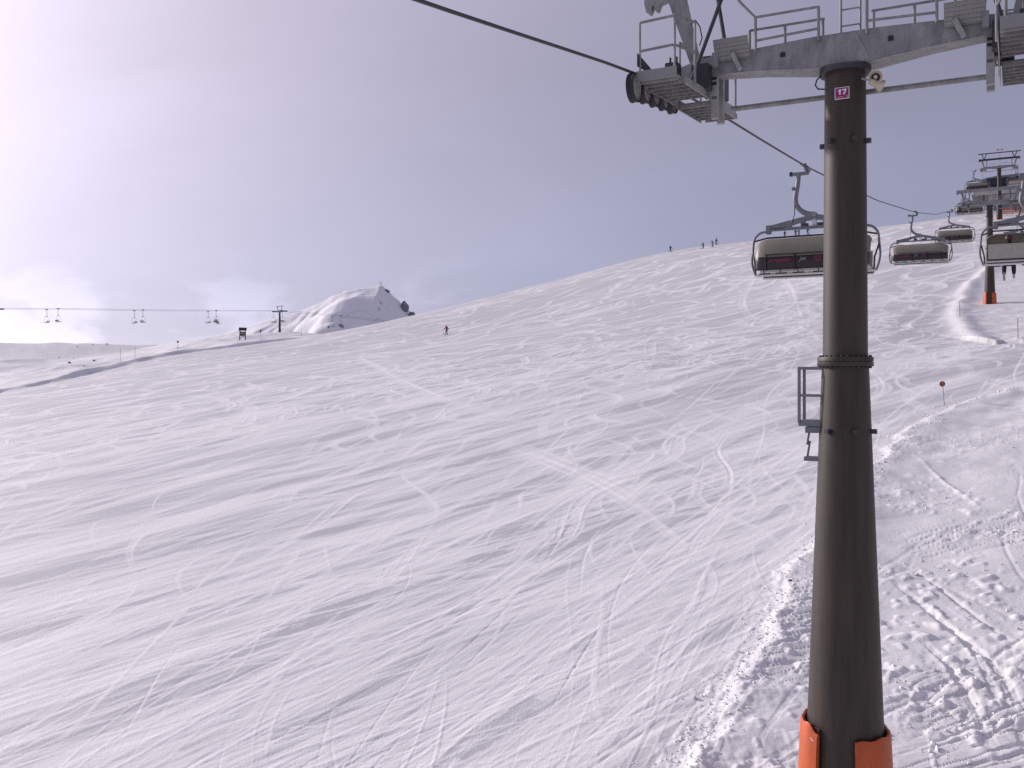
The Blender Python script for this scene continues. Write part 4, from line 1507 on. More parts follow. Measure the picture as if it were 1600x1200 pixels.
    xs = [-1.62, -1.60, -1.55, -1.46, -1.30, -0.8, 0, 0.8, 1.30, 1.46, 1.55, 1.60, 1.62]
    sc = [0.62, 0.76, 0.87, 0.95, 1.0, 1.0, 1.0, 1.0, 1.0, 0.95, 0.87, 0.76, 0.62]
    yc, zcn = 0.05, -2.62

    def shell(pr, thick=0.012):
        mbx = MB()
        n = len(pr)
        for layer in (0, 1):
            for X, s in zip(xs, sc):
                for (yy, zz) in pr:
                    k = s - layer * thick
                    dz = (zz - zcn)
                    mbx.v.append((cx + X * (1 - layer * 0.006), yc + (yy - yc) * k, zcn + (dz * k if dz > 0 else dz * (0.6 + 0.4 * k))))
        mm = len(xs)
        for i in range(mm - 1):
            for j in range(n - 1):
                a = i * n + j
                mbx.f.append((a, a + n, a + n + 1, a + 1))
                b = a + mm * n
                mbx.f.append((b, b + 1, b + n + 1, b + n))
        for j in range(n - 1):
            for i in (0, mm - 1):
                a = i * n + j
                mbx.f.append((a, a + 1, a + 1 + mm * n, a + mm * n))
        for i in range(mm - 1):
            for j in (0, n - 1):
                a = i * n + j
                mbx.f.append((a, a + n, a + n + mm * n, a + mm * n))
        return mbx
    cut = next(i for i, p in enumerate(prof) if p[1] < -2.62 and p[0] > 0.4)
    up = shell(prof[:cut + 1]).build('bubble_hood', 'bubble', t, True)
    lowo = shell(prof[cut:]).build('bubble_screen', 'tint', t, True)
    tag(lowo, 'dark tinted lower screen with red lettering')
    # black bars over the screen
    def fy(z):
        return float(np.interp(-z, [2.24, 2.52, 2.76, 2.99], [0.54, 0.68, 0.735, 0.70]))
    for X in (-1.28, -0.46, 0.42, 1.26):
        MB().tube([(cx + X, fy(z) + 0.03, z) for z in (-2.58, -2.7, -2.8, -2.92, -3.06)], 0.02, 6).build('screen_bar', 'black', lowo, True)
    MB().tube([(cx - 1.30, fy(-2.58) + 0.03, -2.58), (cx + 1.28, fy(-2.58) + 0.03, -2.58)], 0.017, 6).build('screen_rail', 'black', lowo, True)
    MB().tube([(cx - 1.50, fy(-2.65) + 0.0, -2.65), (cx + 1.50, fy(-2.65) + 0.0, -2.65)], 0.012, 6).build('screen_rail', 'black', lowo, True)
    MB().tube([(cx - 1.58, 0.66, -3.0), (cx + 1.58, 0.66, -3.0)], 0.026, 6).build('screen_rail', 'black', lowo, True)
    # lettering on the screen: it reads from outside, so it runs towards -x
    def on_screen(X, z):
        return Matrix.Translation((cx + X, fy(z) + 0.019, z)) @ Matrix.Rotation(R(180), 4, 'Z') @ Matrix.Rotation(R(90), 4, 'X') @ Matrix.Rotation(R(-8), 4, 'X')
    text_mesh('lettering', 'ergassalm', 0.165, 'redprint', lowo, on_screen(0.86, -2.755), 0.004, 0.002, 0.25)
    text_mesh('lettering', 'jet', 0.175, 'greyprint', lowo, on_screen(0.20, -2.745), 0.004, 0.002, 0.25)
    ringm = MB().lathe([(0.075, -0.002), (0.10, -0.002), (0.10, 0.002), (0.075, 0.002)], 24, closed=True)
    ringm.lathe([(0.03, -0.002), (0.055, -0.002), (0.055, 0.002), (0.03, 0.002)], 20, closed=True)
    mtx = on_screen(-0.22, -2.75)
    ringm.v = [tuple(mtx @ Vector(v)) for v in ringm.v]
    ringm.build('emblem', 'pinkprint', lowo)
    # bench
    MB().loft([[(cx - 1.56, 0.20, -3.04), (cx - 1.56, -0.42, -3.08), (cx - 1.56, -0.44, -3.00), (cx - 1.56, 0.20, -2.95)],
               [(cx + 1.56, 0.20, -3.04), (cx + 1.56, -0.42, -3.08), (cx + 1.56, -0.44, -3.00), (cx + 1.56, 0.20, -2.95)]]).build('seat', 'seat', t, bevel=0.012)
    MB().loft([[(cx - 1.56, -0.47, -2.97), (cx - 1.56, -0.53, -2.97), (cx - 1.56, -0.60, -2.50), (cx - 1.56, -0.56, -2.46), (cx - 1.56, -0.52, -2.50)],
               [(cx + 1.56, -0.47, -2.97), (cx + 1.56, -0.53, -2.97), (cx + 1.56, -0.60, -2.50), (cx + 1.56, -0.56, -2.46), (cx + 1.56, -0.52, -2.50)]]).build('backrest', 'backrest', t, bevel=0.01)
    for z, mt in ((-2.99, 'black'), (-3.06, 'seat'), (-3.10, 'steel_dark'), (-3.15, 'seat')):
        MB().tube([(cx - 1.60, -0.48 + 0.02 * (z + 3), z), (cx + 1.60, -0.48 + 0.02 * (z + 3), z)], 0.022 if mt != 'seat' else 0.03, 8).build('frame_tube', mt, t, True)
    MB().tube([(cx - 1.72, 0.02, -3.10), (cx + 1.72, 0.02, -3.10)], 0.04, 8).build('frame_tube', 'seat', t, True)
    # foot rests
    for X in (-1.30, -0.72, -0.22, 0.36, 0.86, 1.34):
        f = MB().tube([(cx + X, 0.66, -3.02), (cx + X, 0.60, -3.09), (cx + X, 0.40, -3.11)], 0.016, 6).build('footrest', 'black', t, True)
        MB().tube([(cx + X - 0.16, 0.50, -3.11), (cx + X + 0.16, 0.50, -3.11)], 0.022, 6).build('footrest_bar', 'black', f, True)
    return t


LG = 'six-seat bubble chairs'
chair0 = make_chair('nearest empty bubble chair, half hidden behind the big brown tower pole', LG)
used = [False]


def place_chair(side, s, label, green=False):
    t = chair0 if not used[0] else copy_tree(chair0)
    used[0] = True
    t.location = line_pt(side, s, rope_z(s) - 0.03)
    t.rotation_euler = (0, 0, -TH + (math.pi if side < 0 else 0))
    if side > 0:
        t.scale = (-1, 1, 1)                           # uphill chairs carry their hanger on the other hand
    t['label'] = label
    return t


# on the downhill line the riders face us; the hanger stays on the outer side
c1 = place_chair(-1, 13.2, 'nearest empty bubble chair, half hidden behind the big brown tower pole')
place_chair(-1, 50.0, 'second empty bubble chair to the right of the big tower pole')
place_chair(-1, 90.0, 'small bubble chair just right of and above the second empty one')
place_chair(-1, 127.0, 'distant bubble chair just below the left end of the second tower arm')
place_chair(-1, 156.0, 'distant bubble chair in front of the left side of the top station')
right_chair = place_chair(1, 21.5, 'bubble chair with a seated rider seen from behind at the right edge')
place_chair(1, 57.8, 'bubble chair seen over the rider, farther up the uphill line')
place_chair(1, 166.0, 'small far bubble chair beside the top station at the right edge')


# ------------------------------------------------------------------ people
def skin_body(name, joints, edges, mat, parent, sub=1):
    """one continuous figure grown over a skeleton"""
    me = bpy.data.meshes.new(name)
    names = list(joints)
    me.from_pydata([joints[n][:3] for n in names], [(names.index(a), names.index(b)) for a, b in edges], [])
    me.update()
    o = bpy.data.objects.new(name, me)
    scene.collection.objects.link(o)
    md = o.modifiers.new('skin', 'SKIN')
    md.use_smooth_shade = True
    if not me.skin_vertices:
        me.skin_vertices.new()
    sv = me.skin_vertices[0].data
    for i, n in enumerate(names):
        r = joints[n][3]
        sv[i].radius = r if isinstance(r, (tuple, list)) else (r, r)
        sv[i].use_root = (n == 'pelvis')
    ms = o.modifiers.new('smooth', 'SUBSURF')
    ms.levels = ms.render_levels = sub
    bpy.context.view_layer.update()
    dg = bpy.context.evaluated_depsgraph_get()
    m2 = bpy.data.meshes.new_from_object(o.evaluated_get(dg))
    bpy.data.objects.remove(o)
    m2.materials.clear()
    m2.materials.append(M[mat])
    m2.shade_smooth()
    ob = bpy.data.objects.new(name, m2)
    scene.collection.objects.link(ob)
    ob.parent = parent
    return ob


EDG = [('pelvis', 'waist'), ('waist', 'chest'), ('chest', 'neck'), ('neck', 'head'), ('head', 'crown'),
       ('chest', 'shL'), ('shL', 'elL'), ('elL', 'haL'), ('chest', 'shR'), ('shR', 'elR'), ('elR', 'haR'),
       ('pelvis', 'hiL'), ('hiL', 'knL'), ('knL', 'anL'), ('anL', 'toL'), ('pelvis', 'hiR'), ('hiR', 'knR'), ('knR', 'anR'), ('anR', 'toR')]


def skier(label, pos, rz, mat, lean=0.12, arms=0.22, crouch=0.06, stance=0.16, ski_yaw=0.0, helmet='black', spread=0.3):
    """standing skier; +y is where the skis point"""
    t = thing('person', label, 'person', pos, rz, 'skiers on the piste')
    h = 1 - crouch
    J = {'pelvis': (0, -0.05 - lean * .3, 0.97 * h, (0.17, 0.13)), 'waist': (0, -0.02, 1.13 * h, (0.16, 0.12)), 'chest': (0, 0.02 + lean * .5, 1.36 * h, (0.20, 0.13)),
         'neck': (0, 0.04 + lean * .8, 1.53 * h, 0.075), 'head': (0, 0.06 + lean, 1.64 * h, 0.10), 'crown': (0, 0.06 + lean, 1.74 * h, 0.085),
         'hiL': (-0.10, -0.05, 0.90 * h, 0.11), 'hiR': (0.10, -0.05, 0.90 * h, 0.11)}
    for s, k in ((-1, 'L'), (1, 'R')):
        J['sh' + k] = (s * 0.22, 0.02 + lean * .5, 1.42 * h, 0.085)
        J['el' + k] = (s * (0.22 + spread * 0.55), 0.05 + lean, 1.17 * h, 0.065)
        J['ha' + k] = (s * (0.22 + spread), 0.05 + lean + arms, 1.02 * h, 0.055)
        J['kn' + k] = (s * (0.5 * stance + 0.04), 0.07 + crouch * 1.2, 0.52 * h, 0.085)
        J['an' + k] = (s * stance, -0.03, 0.13, 0.075)
        J['to' + k] = (s * stance, 0.17, 0.06, 0.055)
    skin_body('body', J, EDG, mat, t)
    hx = J['head']
    MB().lathe([(0.0, 0.14), (0.06, 0.13), (0.115, 0.08), (0.135, 0.01), (0.13, -0.04), (0.0, -0.04)], 14, (0, hx[1], hx[2] + 0.05)).build('helmet', helmet, t, True)
    MB().box((0, hx[1] + 0.115, hx[2] + 0.0), (0.16, 0.03, 0.07)).build('goggles', 'glass_dark', t, bevel=0.01)
    for s in (-1, 1):
        x = s * stance
        mb = MB()
        mb.prism([(-0.78, 0.0), (0.72, 0.0), (0.86, 0.04), (0.98, 0.12), (0.97, 0.14), (0.84, 0.065), (0.70, 0.022), (-0.78, 0.022)], 0.085, (x, 0.05, 0.005), (0, 1, 0), (0, 0, 1))
        mb.build('ski', 'ski', t)
        k = 'L' if s < 0 else 'R'
        hnd = Vector(J['ha' + k][:3])
        MB().tube([hnd + Vector((0, 0.02, 0.10)), hnd + Vector((s * 0.08, -0.22, -hnd.z + 0.02))], 0.012, 5).build('ski_pole', 'steel_dark', t)
    return t


def crest_pos(px, Y):
    X = (px - 800) / FPX * Y
    return X, Y, gz(X, Y)


x_, y_, z_ = hit(698, 523)
skier('lone skier in a dark red jacket in the middle of the piste, casting a shadow', (x_, y_, z_ + 0.01), R(150), 'cl_red', 0.08, 0.1, 0.08, 0.17, spread=0.36)
skier('dark skier standing alone on the skyline, leftmost of the group', (*crest_pos(1047.5, 262)[:2], crest_pos(1047.5, 262)[2]), R(200), 'cl_dark', 0.1)
x_, y_, z_ = hit(1099, 389)
skier('skier with a wide stance on the skyline, second from the left', (x_, y_, z_), R(115), 'cl_blue', 0.16, 0.2, 0.08, 0.26)
x_, y_, z_ = hit(1114, 385.5)
skier('stooping skier in grey on the skyline, left one of the close pair', (x_, y_, z_), R(110), 'cl_grey', 0.25, 0.22, 0.14)
x_, y_, z_ = hit(1119, 383)
skier('taller dark skier on the skyline, right one of the close pair', (x_, y_, z_), R(215), 'cl_dark', 0.05, 0.15, 0.0)
for px, lab, m_, a_ in ((1226, 'skier on the skyline seen under the left part of the nearest chair frame', 'cl_dark', 200), (1243, 'reddish skier on the skyline under the middle of the nearest chair frame', 'cl_red', 170),
                        (1248.5, 'grey skier on the skyline close beside the reddish one under the chair frame', 'cl_grey', 120), (1262, 'skier on the skyline under the nearest chair frame close to the tower pole', 'cl_blue', 190)):
    p_ = crest_pos(px, 246)
    skier(lab, p_, R(a_), m_, 0.1)


def sitting(label, mtx_loc, rz, mat, group, skis=True):
    """seated rider: origin on the seat, +y forward"""
    t = thing('person', label, 'person', mtx_loc, rz, group)
    zf = 1.05                                         # shift so clothing bands follow standing heights

    def q(x, y, z, r):
        return (x, y, z, r)
    J = {'pelvis': q(0, -0.12, 0.10, (0.18, 0.15)), 'waist': q(0, -0.16, 0.28, (0.17, 0.14)), 'chest': q(0, -0.18, 0.50, (0.20, 0.14)), 'neck': q(0, -0.15, 0.67, 0.075),
         'head': q(0, -0.13, 0.79, 0.105), 'crown': q(0, -0.13, 0.89, 0.085), 'hiL': q(-0.11, -0.04, 0.09, 0.12), 'hiR': q(0.11, -0.04, 0.09, 0.12)}
    for s, k in ((-1, 'L'), (1, 'R')):
        J['sh' + k] = q(s * 0.22, -0.17, 0.55, 0.085)
        J['el' + k] = q(s * 0.28, 0.02, 0.33, 0.065)
        J['ha' + k] = q(s * 0.17, 0.26, 0.27, 0.055)
        J['kn' + k] = q(s * 0.16, 0.42, 0.08, 0.10)
        J['an' + k] = q(s * 0.17, 0.44, -0.40, 0.085)
        J['to' + k] = q(s * 0.17, 0.64, -0.47, 0.06)
    skin_body('body', J, EDG, mat, t)
    MB().lathe([(0.0, 0.15), (0.06, 0.14), (0.12, 0.09), (0.14, 0.01), (0.13, -0.05), (0.0, -0.05)], 14, (0, -0.13, 0.83)).build('helmet', 'helmet_dark', t, True)
    MB().box((0, -0.01, 0.80), (0.17, 0.03, 0.08)).build('goggles', 'glass_dark', t, bevel=0.01)
    for s in (-1, 1):
        if skis:
            MB().prism([(-0.70, 0.0), (0.80, 0.0), (0.95, 0.04), (1.08, 0.13), (1.06, 0.15), (0.92, 0.065), (0.78, 0.022), (-0.70, 0.022)], 0.085, (s * 0.17, 0.45, -0.56), (0, 1, -0.06 + 0.05 * s), (0, 0.05, 1)).build('ski', 'ski', t)
    return t


M['cl_seat'] = paint('ski_suit_dark', (0.02, 0.018, 0.022), 0.8, 0, 0.2, 5)
rc = right_chair.location
loc = rc + AV * (0.20 - 0.92) + Vector((0, 0, -2.99)) - UV * 0.06
sitting('rider with a dark red helmet sitting on the uphill chair at the right edge', loc, -TH, 'cl_seat', 'chairlift riders').scale = (0.9, 0.9, 0.9)


# ------------------------------------------------------------------ top station
def make_station():
    pc_ = T1 + UV * 203 + AV * 3.5
    g = gz(pc_.x, pc_.y)
    t = thing('top_station', 'top station of the lift with a dark window band and pale cladding', 'station', (pc_.x, pc_.y, g - 0.3), -TH)
    # hood: long rounded shell on a base; local x across, y along the line
    def hoodring(y, s):
        pts = [(-8.6, 3.4), (-8.6, 4.4), (-8.0, 5.3), (-6.4, 6.5), (-4.5, 6.75), (0, 6.9), (4.5, 6.75), (6.4, 6.5), (8.0, 5.3), (8.6, 4.4), (8.6, 3.4)]
        return [(a * s, y, 3.4 + (b - 3.4) * s) for a, b in pts]
    MB().loft([hoodring(-4.6, 0.95), hoodring(-4.2, 1.0), hoodring(8, 1.0), hoodring(8.6, 0.95)]).build('hood', 'clad_dark', t)
    wb = MB().box((0.2, -4.68, 5.35), (12.2, 0.2, 1.75)).build('window_band', 'steel_dark', t)
    for k in range(6):
        MB().box((-4.9 + 2.03 * k, -4.80, 5.35), (1.9, 0.06, 1.55)).build('pane', 'glass_dark', wb)
    MB().box((0, -4.72, 3.75), (16.0, 0.3, 1.35)).build('fascia', 'clad', t)
    MB().box((0.2, -4.0, 2.1), (11.4, 0.6, 1.9)).build('lower_wall', 'clad', t)
    MB().box((0.2, -4.35, 1.35), (11.0, 0.08, 0.35)).build('ledge', 'clad_dark', t)
    for a in (-7.2, -3.2, 2.4, 6.6):
        MB().box((a, -4.45, 1.6), (0.5, 0.5, 3.4)).build('pillar', 'clad_dark', t)
    MB().box((-6.4, -4.5, 2.6), (0.35, 0.2, 1.5)).build('door_jamb', 'steel_dark', t)
    cab = MB().box((7.2, -6.6, 2.6), (1.6, 1.6, 3.0)).build('cabin', 'clad', t, bevel=0.03)
    MB().box((7.2, -7.43, 3.2), (1.2, 0.06, 1.2)).build('pane', 'glass_dark', cab)
    MB().box((5.4, -6.2, 3.9), (0.7, 0.5, 0.9)).build('signal_box', 'red', t, bevel=0.03)
    MB().box((5.4, -6.0, 2.0), (0.25, 0.25, 3.6)).build('signal_post', 'steel_dark', t)
    MB().box((0.5, -4.7, 0.5), (10.4, 0.1, 1.4)).build('skirting', 'clad_dark', t)


make_station()
# orange snow fence below the station
fc = hit(1557, 326, 150)
fw = (T1 + UV * 190 + AV * 0.6)
ft = thing('snow_fence', 'orange net fence on posts in front of the top station', 'fence', (fw.x, fw.y, gz(fw.x, fw.y)), -TH)
for k in range(6):
    a = -0.3 + 0.9 * k
    MB().tube([(a, 0, -0.5), (a, 0, 1.35)], 0.04, 6).build('post', 'wood_pole', ft)
for q in range(5):
    MB().box((1.95, -0.045, 0.35 + 0.22 * q), (4.6, 0.012, 0.13)).build('net_band', 'orange_net', ft)

# ------------------------------------------------------------------ sign and marker poles near by
sx, sy, sz = hit(1476.5, 633)
st_ = thing('piste_sign', 'round red sign on a thin wooden pole at the edge of the rough snow', 'sign', (sx, sy, sz))
k_ = sy / FPX
MB().tube([(0.0, 0, -0.4), (-4.0 * k_, 0, 37 * k_)], 0.022, 8).build('pole', 'wood_pole', st_, True)
d_ = MB().lathe([(0.0, -0.012), (4.3 * k_, -0.012), (4.3 * k_, 0.012), (0.0, 0.012)], 28, (-3.6 * k_, 0.04, 33 * k_), 'y').build('disc', 'red', st_, True)
MB().lathe([(3.6 * k_, -0.016), (4.34 * k_, -0.016), (4.34 * k_, 0.016), (3.6 * k_, 0.016)], 28, (-3.6 * k_, 0.04, 33 * k_), 'y', closed=True).build('disc_rim', 'steel_dark', d_, True)
for (px, yb, yt, lab) in ((1500, 497, 472, 'thin wooden marker pole standing left of the second tower'), (1591, 530, 498, 'thin wooden marker pole near the right edge below the second tower')):
    a, b, c = hit(px, yb)
    h = (yb - yt) * b / FPX
    mo = MB().tube([(0, 0, -0.5), (-0.03 * h, 0, h)], 0.035, 8).build('marker_pole', 'wood_pole', None, True)
    mo.location = (a, b, c)
    tag(mo, lab, 'pole')
a, b, c = hit(1234, 909)
o_ = rock((a, b, c + 0.03), 33, (0.075, 0.06, 0.055), 'small dark stone lying on the snow left of the tower pole', 2)
o_.name = 'stone'

# ------------------------------------------------------------------ far chairlift on the left
FA, FB = Vector((-126.0, 270.0, 0)), Vector((-59.5, 333.0, 0))
FD = (FB - FA).normalized()
FN = Vector((FD.y, -FD.x, 0))                       # to the right of the line, towards us
FROT = math.atan2(FD.y, FD.x) - math.pi / 2         # local y along the line
F_S = np.array([-40, -14.4, 0, 30, 71.5, 91.6, 113, 140])
F_Z = np.array([18.2, 19.9, 20.6, 21.7, 23.7, 23.1, 22.1, 20.5])
FG = 2.3


def fz(s):
    return float(np.interp(s, F_S, F_Z))


def f_at(px, off):
    """place along the far line where it crosses a picture column, off metres to the side"""
    t = (px - 800) / FPX
    p = FA + FN * off
    s = (t * p.y - p.x) / (FD.x - t * FD.y)
    return s


for off, lab in ((-FG, 'far rope of the small chairlift on the left horizon'), (FG, 'near rope of the small chairlift on the left horizon')):
    pts = []
    for s in np.arange(-40, 141, 3.0):
        p = FA + FD * float(s) + FN * off
        pts.append((p.x, p.y, fz(s)))
    tag(MB().tube(pts, 0.032, 6).build('haul_rope', 'rope', None, True), lab, 'rope')


def far_tower(label, px):
    s = f_at(px, 0)
    p = FA + FD * s
    g = gz(p.x, p.y)
    Hh = fz(s) - g
    t = thing('lift_tower', label, 'lift tower', (p.x, p.y, g), FROT, 'towers of the small chairlift on the left')
    MB().lathe([(0, -1.5), (0.42, -1.5), (0.26, Hh - 0.1), (0, Hh - 0.1)], 18).build('pole', 'steel_dark', t, True)
    MB().loft([[(-FG - .1, -0.18, Hh - 0.30), (-FG - .1, 0.18, Hh - 0.30), (-FG - .1, 0.18, Hh - 0.02), (-FG - .1, -0.18, Hh - 0.02)],
               [(0, -0.25, Hh - 0.55), (0, 0.25, Hh - 0.55), (0, 0.25, Hh + 0.10), (0, -0.25, Hh + 0.10)],
               [(FG + .1, -0.18, Hh - 0.30), (FG + .1, 0.18, Hh - 0.30), (FG + .1, 0.18, Hh - 0.02), (FG + .1, -0.18, Hh - 0.02)]]).build('cross_arm', 'steel_dark', t)
    for sg in (-1, 1):
        MB().box((sg * FG, 0, Hh - 0.20), (0.2, 2.9, 0.22)).build('sheave_beam', 'steel_dark', t)
        MB().box((sg * (FG - 0.45), 0, Hh - 0.32), (0.55, 2.8, 0.06)).build('catwalk', 'steel_dark', t)
        for k in range(6):
            MB().lathe([(0, -0.05), (0.19, -0.05), (0.19, 0.05), (0, 0.05)], 12, (sg * FG, -1.25 + 0.5 * k, Hh - 0.2), 'x').build('sheave', 'rubber', t, True)
        MB().bar((sg * 1.0, 0, Hh), (sg * 1.45, 0, Hh + 1.45), 0.14, 0.14).build('lifting_leg', 'steel_dark', t)
    MB().bar((-2.0, 0, Hh + 1.5), (2.0, 0, Hh + 1.5), 0.16, 0.18).build('lifting_beam', 'steel_dark', t)
    return t


far_tower('small far lift tower on the left horizon left of the snowy peak', 437)
far_tower('far lift tower at the left edge with only its arm end in view', -7)


def far_chair(label):
    t = thing('quad_chair', label, 'chairlift chair', (0, 0, 0), 0, 'chairs of the small chairlift on the left')
    MB().box((0, 0, -0.05), (0.22, 0.75, 0.22)).build('grip', 'steel_dark', t)
    MB().tube([(-0.10, 0, -0.1), (-0.14, 0, -1.2), (-0.08, 0, -1.95)], 0.05, 6).build('hanger', 'steel_dark', t, True)
    MB().box((0, 0, -2.0), (0.9, 0.16, 0.16)).build('hanger_yoke', 'steel_dark', t)
    for sg in (-1, 1):
        MB().tube(smooth_line([(sg * 0.42, 0, -2.0), (sg * 1.2, 0.05, -2.35), (sg * 1.40, 0.1, -2.9), (sg * 1.32, 0.35, -3.55), (sg * 1.26, 0.0, -3.72), (sg * 1.26, -0.28, -3.60), (sg * 1.26, -0.36, -3.15)], 3), 0.028, 6).build('side_frame', 'hanger', t, True)
    MB().box((0, 0.02, -3.68), (2.6, 0.52, 0.10)).build('seat', 'steel_dark', t, bevel=0.02)
    MB().box((0, 0.03, -3.60), (2.5, 0.44, 0.05)).build('snow_cover', 'snow_seat', t, bevel=0.02)
    MB().box((0, -0.36, -3.32), (2.6, 0.07, 0.36), Matrix.Rotation(R(10), 3, 'X')).build('backrest', 'steel_dark', t, bevel=0.02)
    MB().tube([(-1.26, 0.45, -3.35), (1.26, 0.45, -3.35)], 0.022, 6).build('safety_bar', 'steel_dark', t, True)
    return t


fc0 = far_chair('x')
first = [True]
FCH = [(73, -1, 'leftmost small chair on the left horizon, on the far rope'), (91, 1, 'second small chair from the left edge, on the near rope'),
       (210, -1, 'left chair of the second pair on the left horizon'), (223.5, 1, 'right chair of the second pair on the left horizon'),
       (325, -1, 'empty small chair left of the one carrying riders'), (338, 1, 'small chair carrying riders midway between hut and left pairs'),
       (427.5, -1, 'small empty chair hanging just left of the far tower pole'), (441.5, 1, 'small chair mostly hidden behind the far tower pole'),
       (518.5, -1, 'small empty chair in front of the left flank of the peak'), (533, 1, 'small chair carrying riders in front of the peak'),
       (600, -1, 'small far chair just above the crest below the peak'), (614, 1, 'rightmost small chair half sunk behind the piste crest')]
riders = []
for px, sd, lab in FCH:
    t = fc0 if first[0] else copy_tree(fc0)
    first[0] = False
    s = f_at(px, sd * FG)
    p = FA + FD * s + FN * (sd * FG)
    t.location = (p.x, p.y, fz(s))
    t.rotation_euler = (0, 0, FROT + (math.pi if sd < 0 else 0))
    t['label'] = lab
    if px in (338, 533):
        riders.append((t.location.copy(), px))
for lc, px in riders:
    xd = Vector((math.cos(FROT), math.sin(FROT), 0))
    for q, m_ in ((-0.52, 'cl_seat'), (0.50, 'cl_seat')):
        pos_ = lc + xd * q + Vector((0, 0, -3.60))
        w_ = 'beside the hut' if px < 400 else 'in front of the peak'
        sitting('dark-clad %s rider on the small far chair %s' % ('left' if q < 0 else 'right', w_), pos_, FROT, m_, 'riders on the small chairlift', True)

# raised wooden hut behind the bank
hx_, hy_ = (379 - 800) / FPX * 284, 284
hut = thing('raised_hut', 'small dark wooden lookout hut on stilts behind the left snow bank', 'hut', (hx_, hy_, (600 - 529.5) / FPX * hy_), R(18))
for a in (-0.75, 0.75):
    for b in (-0.75, 0.75):
        MB().bar((a * 1.15, b * 1.15, -1.5), (a * 0.95, b * 0.95, 2.3), 0.14, 0.14).build('stilt', 'dark_wood', hut)
MB().bar((-0.85, -0.86, -0.2), (0.2, -0.80, 1.0), 0.1, 0.1).build('brace', 'dark_wood', hut)
MB().bar((0.85, -0.86, -0.2), (-0.1, -0.80, 1.0), 0.1, 0.1).build('brace', 'dark_wood', hut)
MB().box((0, 0, 0.98), (1.7, 1.7, 0.12)).build('floor', 'dark_wood', hut)
for k in range(5):
    z = 1.13 + 0.21 * k
    MB().box((0, -0.86, z), (1.76, 0.06, 0.19)).build('plank', 'dark_wood', hut)
    MB().box((-0.86, 0, z), (0.06, 1.64, 0.19)).build('plank', 'dark_wood', hut)
    MB().box((0.86, 0, z), (0.06, 1.64, 0.19)).build('plank', 'dark_wood', hut)
MB().loft([[(-1.1, -1.1, 2.42), (1.1, -1.1, 2.42), (1.1, -1.1, 3.2), (-1.0, -1.1, 3.25)], [(-1.1, 1.1, 2.42), (1.1, 1.1, 2.42), (1.1, 1.1, 3.05), (-1.0, 1.1, 3.1)]]).build('roof', 'dark_wood', hut)
MB().box((0.02, 0, 3.22), (2.1, 2.2, 0.10), Matrix.Rotation(R(4), 3, 'X')).build('snow_cap', 'snow_seat', hut)

# marker poles on the left
for (px, ytop, yb, Y, disc, lab) in ((278, 534, 547, 262, True, 'thin marker pole with a dark disc on the left snow horizon'), (407, 517, 530, 287, True, 'marker pole with a dark disc between the hut and the far tower'),
                                     (513, 511, 525, 289, True, 'marker pole with a dark disc below the peak, right of the far tower'), (211, 542, 554, 240, False, 'thin bare stick behind the left snow bank, right one of two'),
                                     (188, 544, 556, 240, False, 'thin bare stick behind the left snow bank, left one of two'), (471, 514, 527, 290, False, 'thin stick on the bank just right of the far tower'),
                                     (497, 516, 526, 290, False, 'thin stick on the bank left of the last disc marker')):
    X = (px - 800) / FPX * Y
    g = gz(X, Y)
    zt = (600 - ytop) / FPX * Y
    t = thing('marker_pole', lab, 'pole', (X, Y, g), 0)
    MB().tube([(0, 0, -0.5), (0, 0, zt - g)], 0.045, 6).build('stick', 'wood_pole', t)
    if disc:
        MB().lathe([(0, -0.03), (0.27, -0.03), (0.27, 0.03), (0, 0.03)], 16, (0, -0.06, zt - g), 'y').build('disc', 'steel_dark', t)

# rocks poking out of the left hillside
for i, (px, py, s, lab) in enumerate(((109, 566, (0.9, 0.8, 0.75), 'largest dark rock poking out of the left hillside'), (147, 563, (0.55, 0.5, 0.7), 'upright dark rock right of the largest one on the left hillside'),
                                      (131, 571, (0.5, 0.4, 0.3), 'small rock below and between the two larger hillside rocks'), (92, 558, (0.55, 0.5, 0.22), 'flat small rock above and left of the largest hillside rock'),
                                      (115, 559, (0.4, 0.4, 0.25), 'tiny rock just above the largest hillside rock'), (167, 537, (1.7, 0.8, 0.5), 'long low dark rock on the left skyline under the chairs'),
                                      (121, 541, (0.7, 0.6, 0.35), 'small rock just below the left skyline'), (145, 538, (0.35, 0.3, 0.5), 'tiny upright rock on the left skyline'))):
    a, b, c = hit(px, py + 1.0, 175, 480)
    s = tuple(q * 0.62 for q in s)
    rock((a, b, c + s[2] * 0.2), 50 + i, s, lab, 2, random.uniform(0, 3))

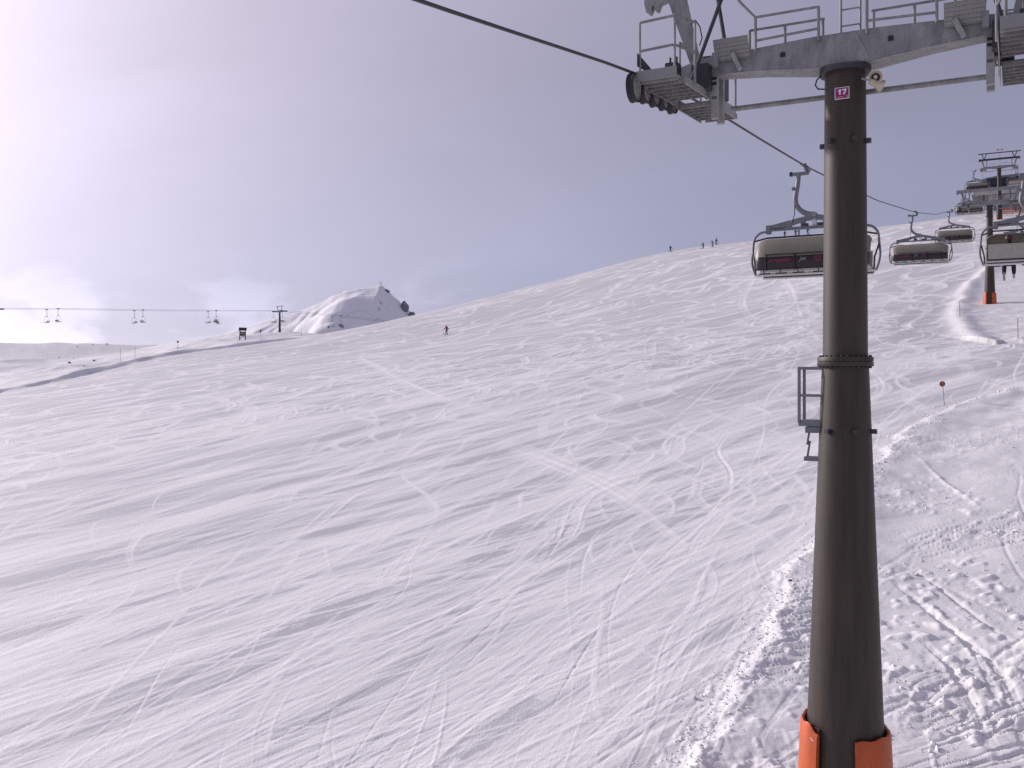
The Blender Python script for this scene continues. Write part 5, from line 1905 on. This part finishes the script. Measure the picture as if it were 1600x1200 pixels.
# ------------------------------------------------------------------ snow clods along the piste edge
cv, cf = [], []
ico = rock_mesh(99, 1, 1, 1, sub=1)
iv = np.array([v.co[:] for v in ico.vertices])
if_ = [tuple(p.vertices) for p in ico.polygons]
bpy.data.meshes.remove(ico)
E1 = np.array(EDGE1)


def clod(X, Y, s):
    if not (17.6 < math.hypot(X, Y) < 160):
        return
    o = len(cv)
    a = random.uniform(0, 6.28)
    ca, sa = math.cos(a), math.sin(a)
    sc3 = np.array([random.uniform(.7, 1.3), random.uniform(.6, 1.1), random.uniform(.45, .9)]) * s
    p = iv * (1 + rng.uniform(-0.18, 0.18, (len(iv), 1))) * sc3
    p = np.stack([p[:, 0] * ca - p[:, 1] * sa, p[:, 0] * sa + p[:, 1] * ca, p[:, 2]], 1) + np.array([X, Y, gz(X, Y) + s * 0.25])
    cv.extend(p.tolist())
    cf.extend(tuple(i + o for i in f) for f in if_)


seg = np.linalg.norm(np.diff(E1, axis=0), axis=1)
cum = np.concatenate([[0], np.cumsum(seg)])
for k in range(3400):
    s = random.uniform(0, 1) ** 1.3 * min(cum[-1], 75)
    X, Y = float(np.interp(s, cum, E1[:, 0])), float(np.interp(s, cum, E1[:, 1]))
    clod(X + random.gauss(-0.05, 0.38), Y + random.gauss(0, 0.35), min(0.11, 0.018 + random.expovariate(1 / 0.015)))
for k in range(34):                                     # patches of broken snow under the lift
    a = R(random.uniform(15, 31))
    r = random.uniform(19, 60)
    cx_, cy_ = r * math.sin(a), r * math.cos(a)
    if float(poly_dist(np.array([cx_]), np.array([cy_]), EDGE1)[0][0]) < 1:
        continue
    for q in range(random.randint(15, 60)):
        clod(cx_ + random.gauss(0, 0.9), cy_ + random.gauss(0, 0.7), min(0.12, 0.018 + random.expovariate(1 / 0.018)))
cme = bpy.data.meshes.new('snow_clods')
cme.from_pydata(cv, [], cf)
cme.update()
at_ = cme.attributes.new('scrape', 'FLOAT', 'POINT')
at_.data.foreach_set('value', np.full(len(cv), 0.9, np.float32))
cme.materials.append(M['snow'])
co = bpy.data.objects.new('snow_clods', cme)
scene.collection.objects.link(co)
tag(co, 'loose white snow clods strewn along the edge of the groomed piste', 'snow clods', None, 'stuff')
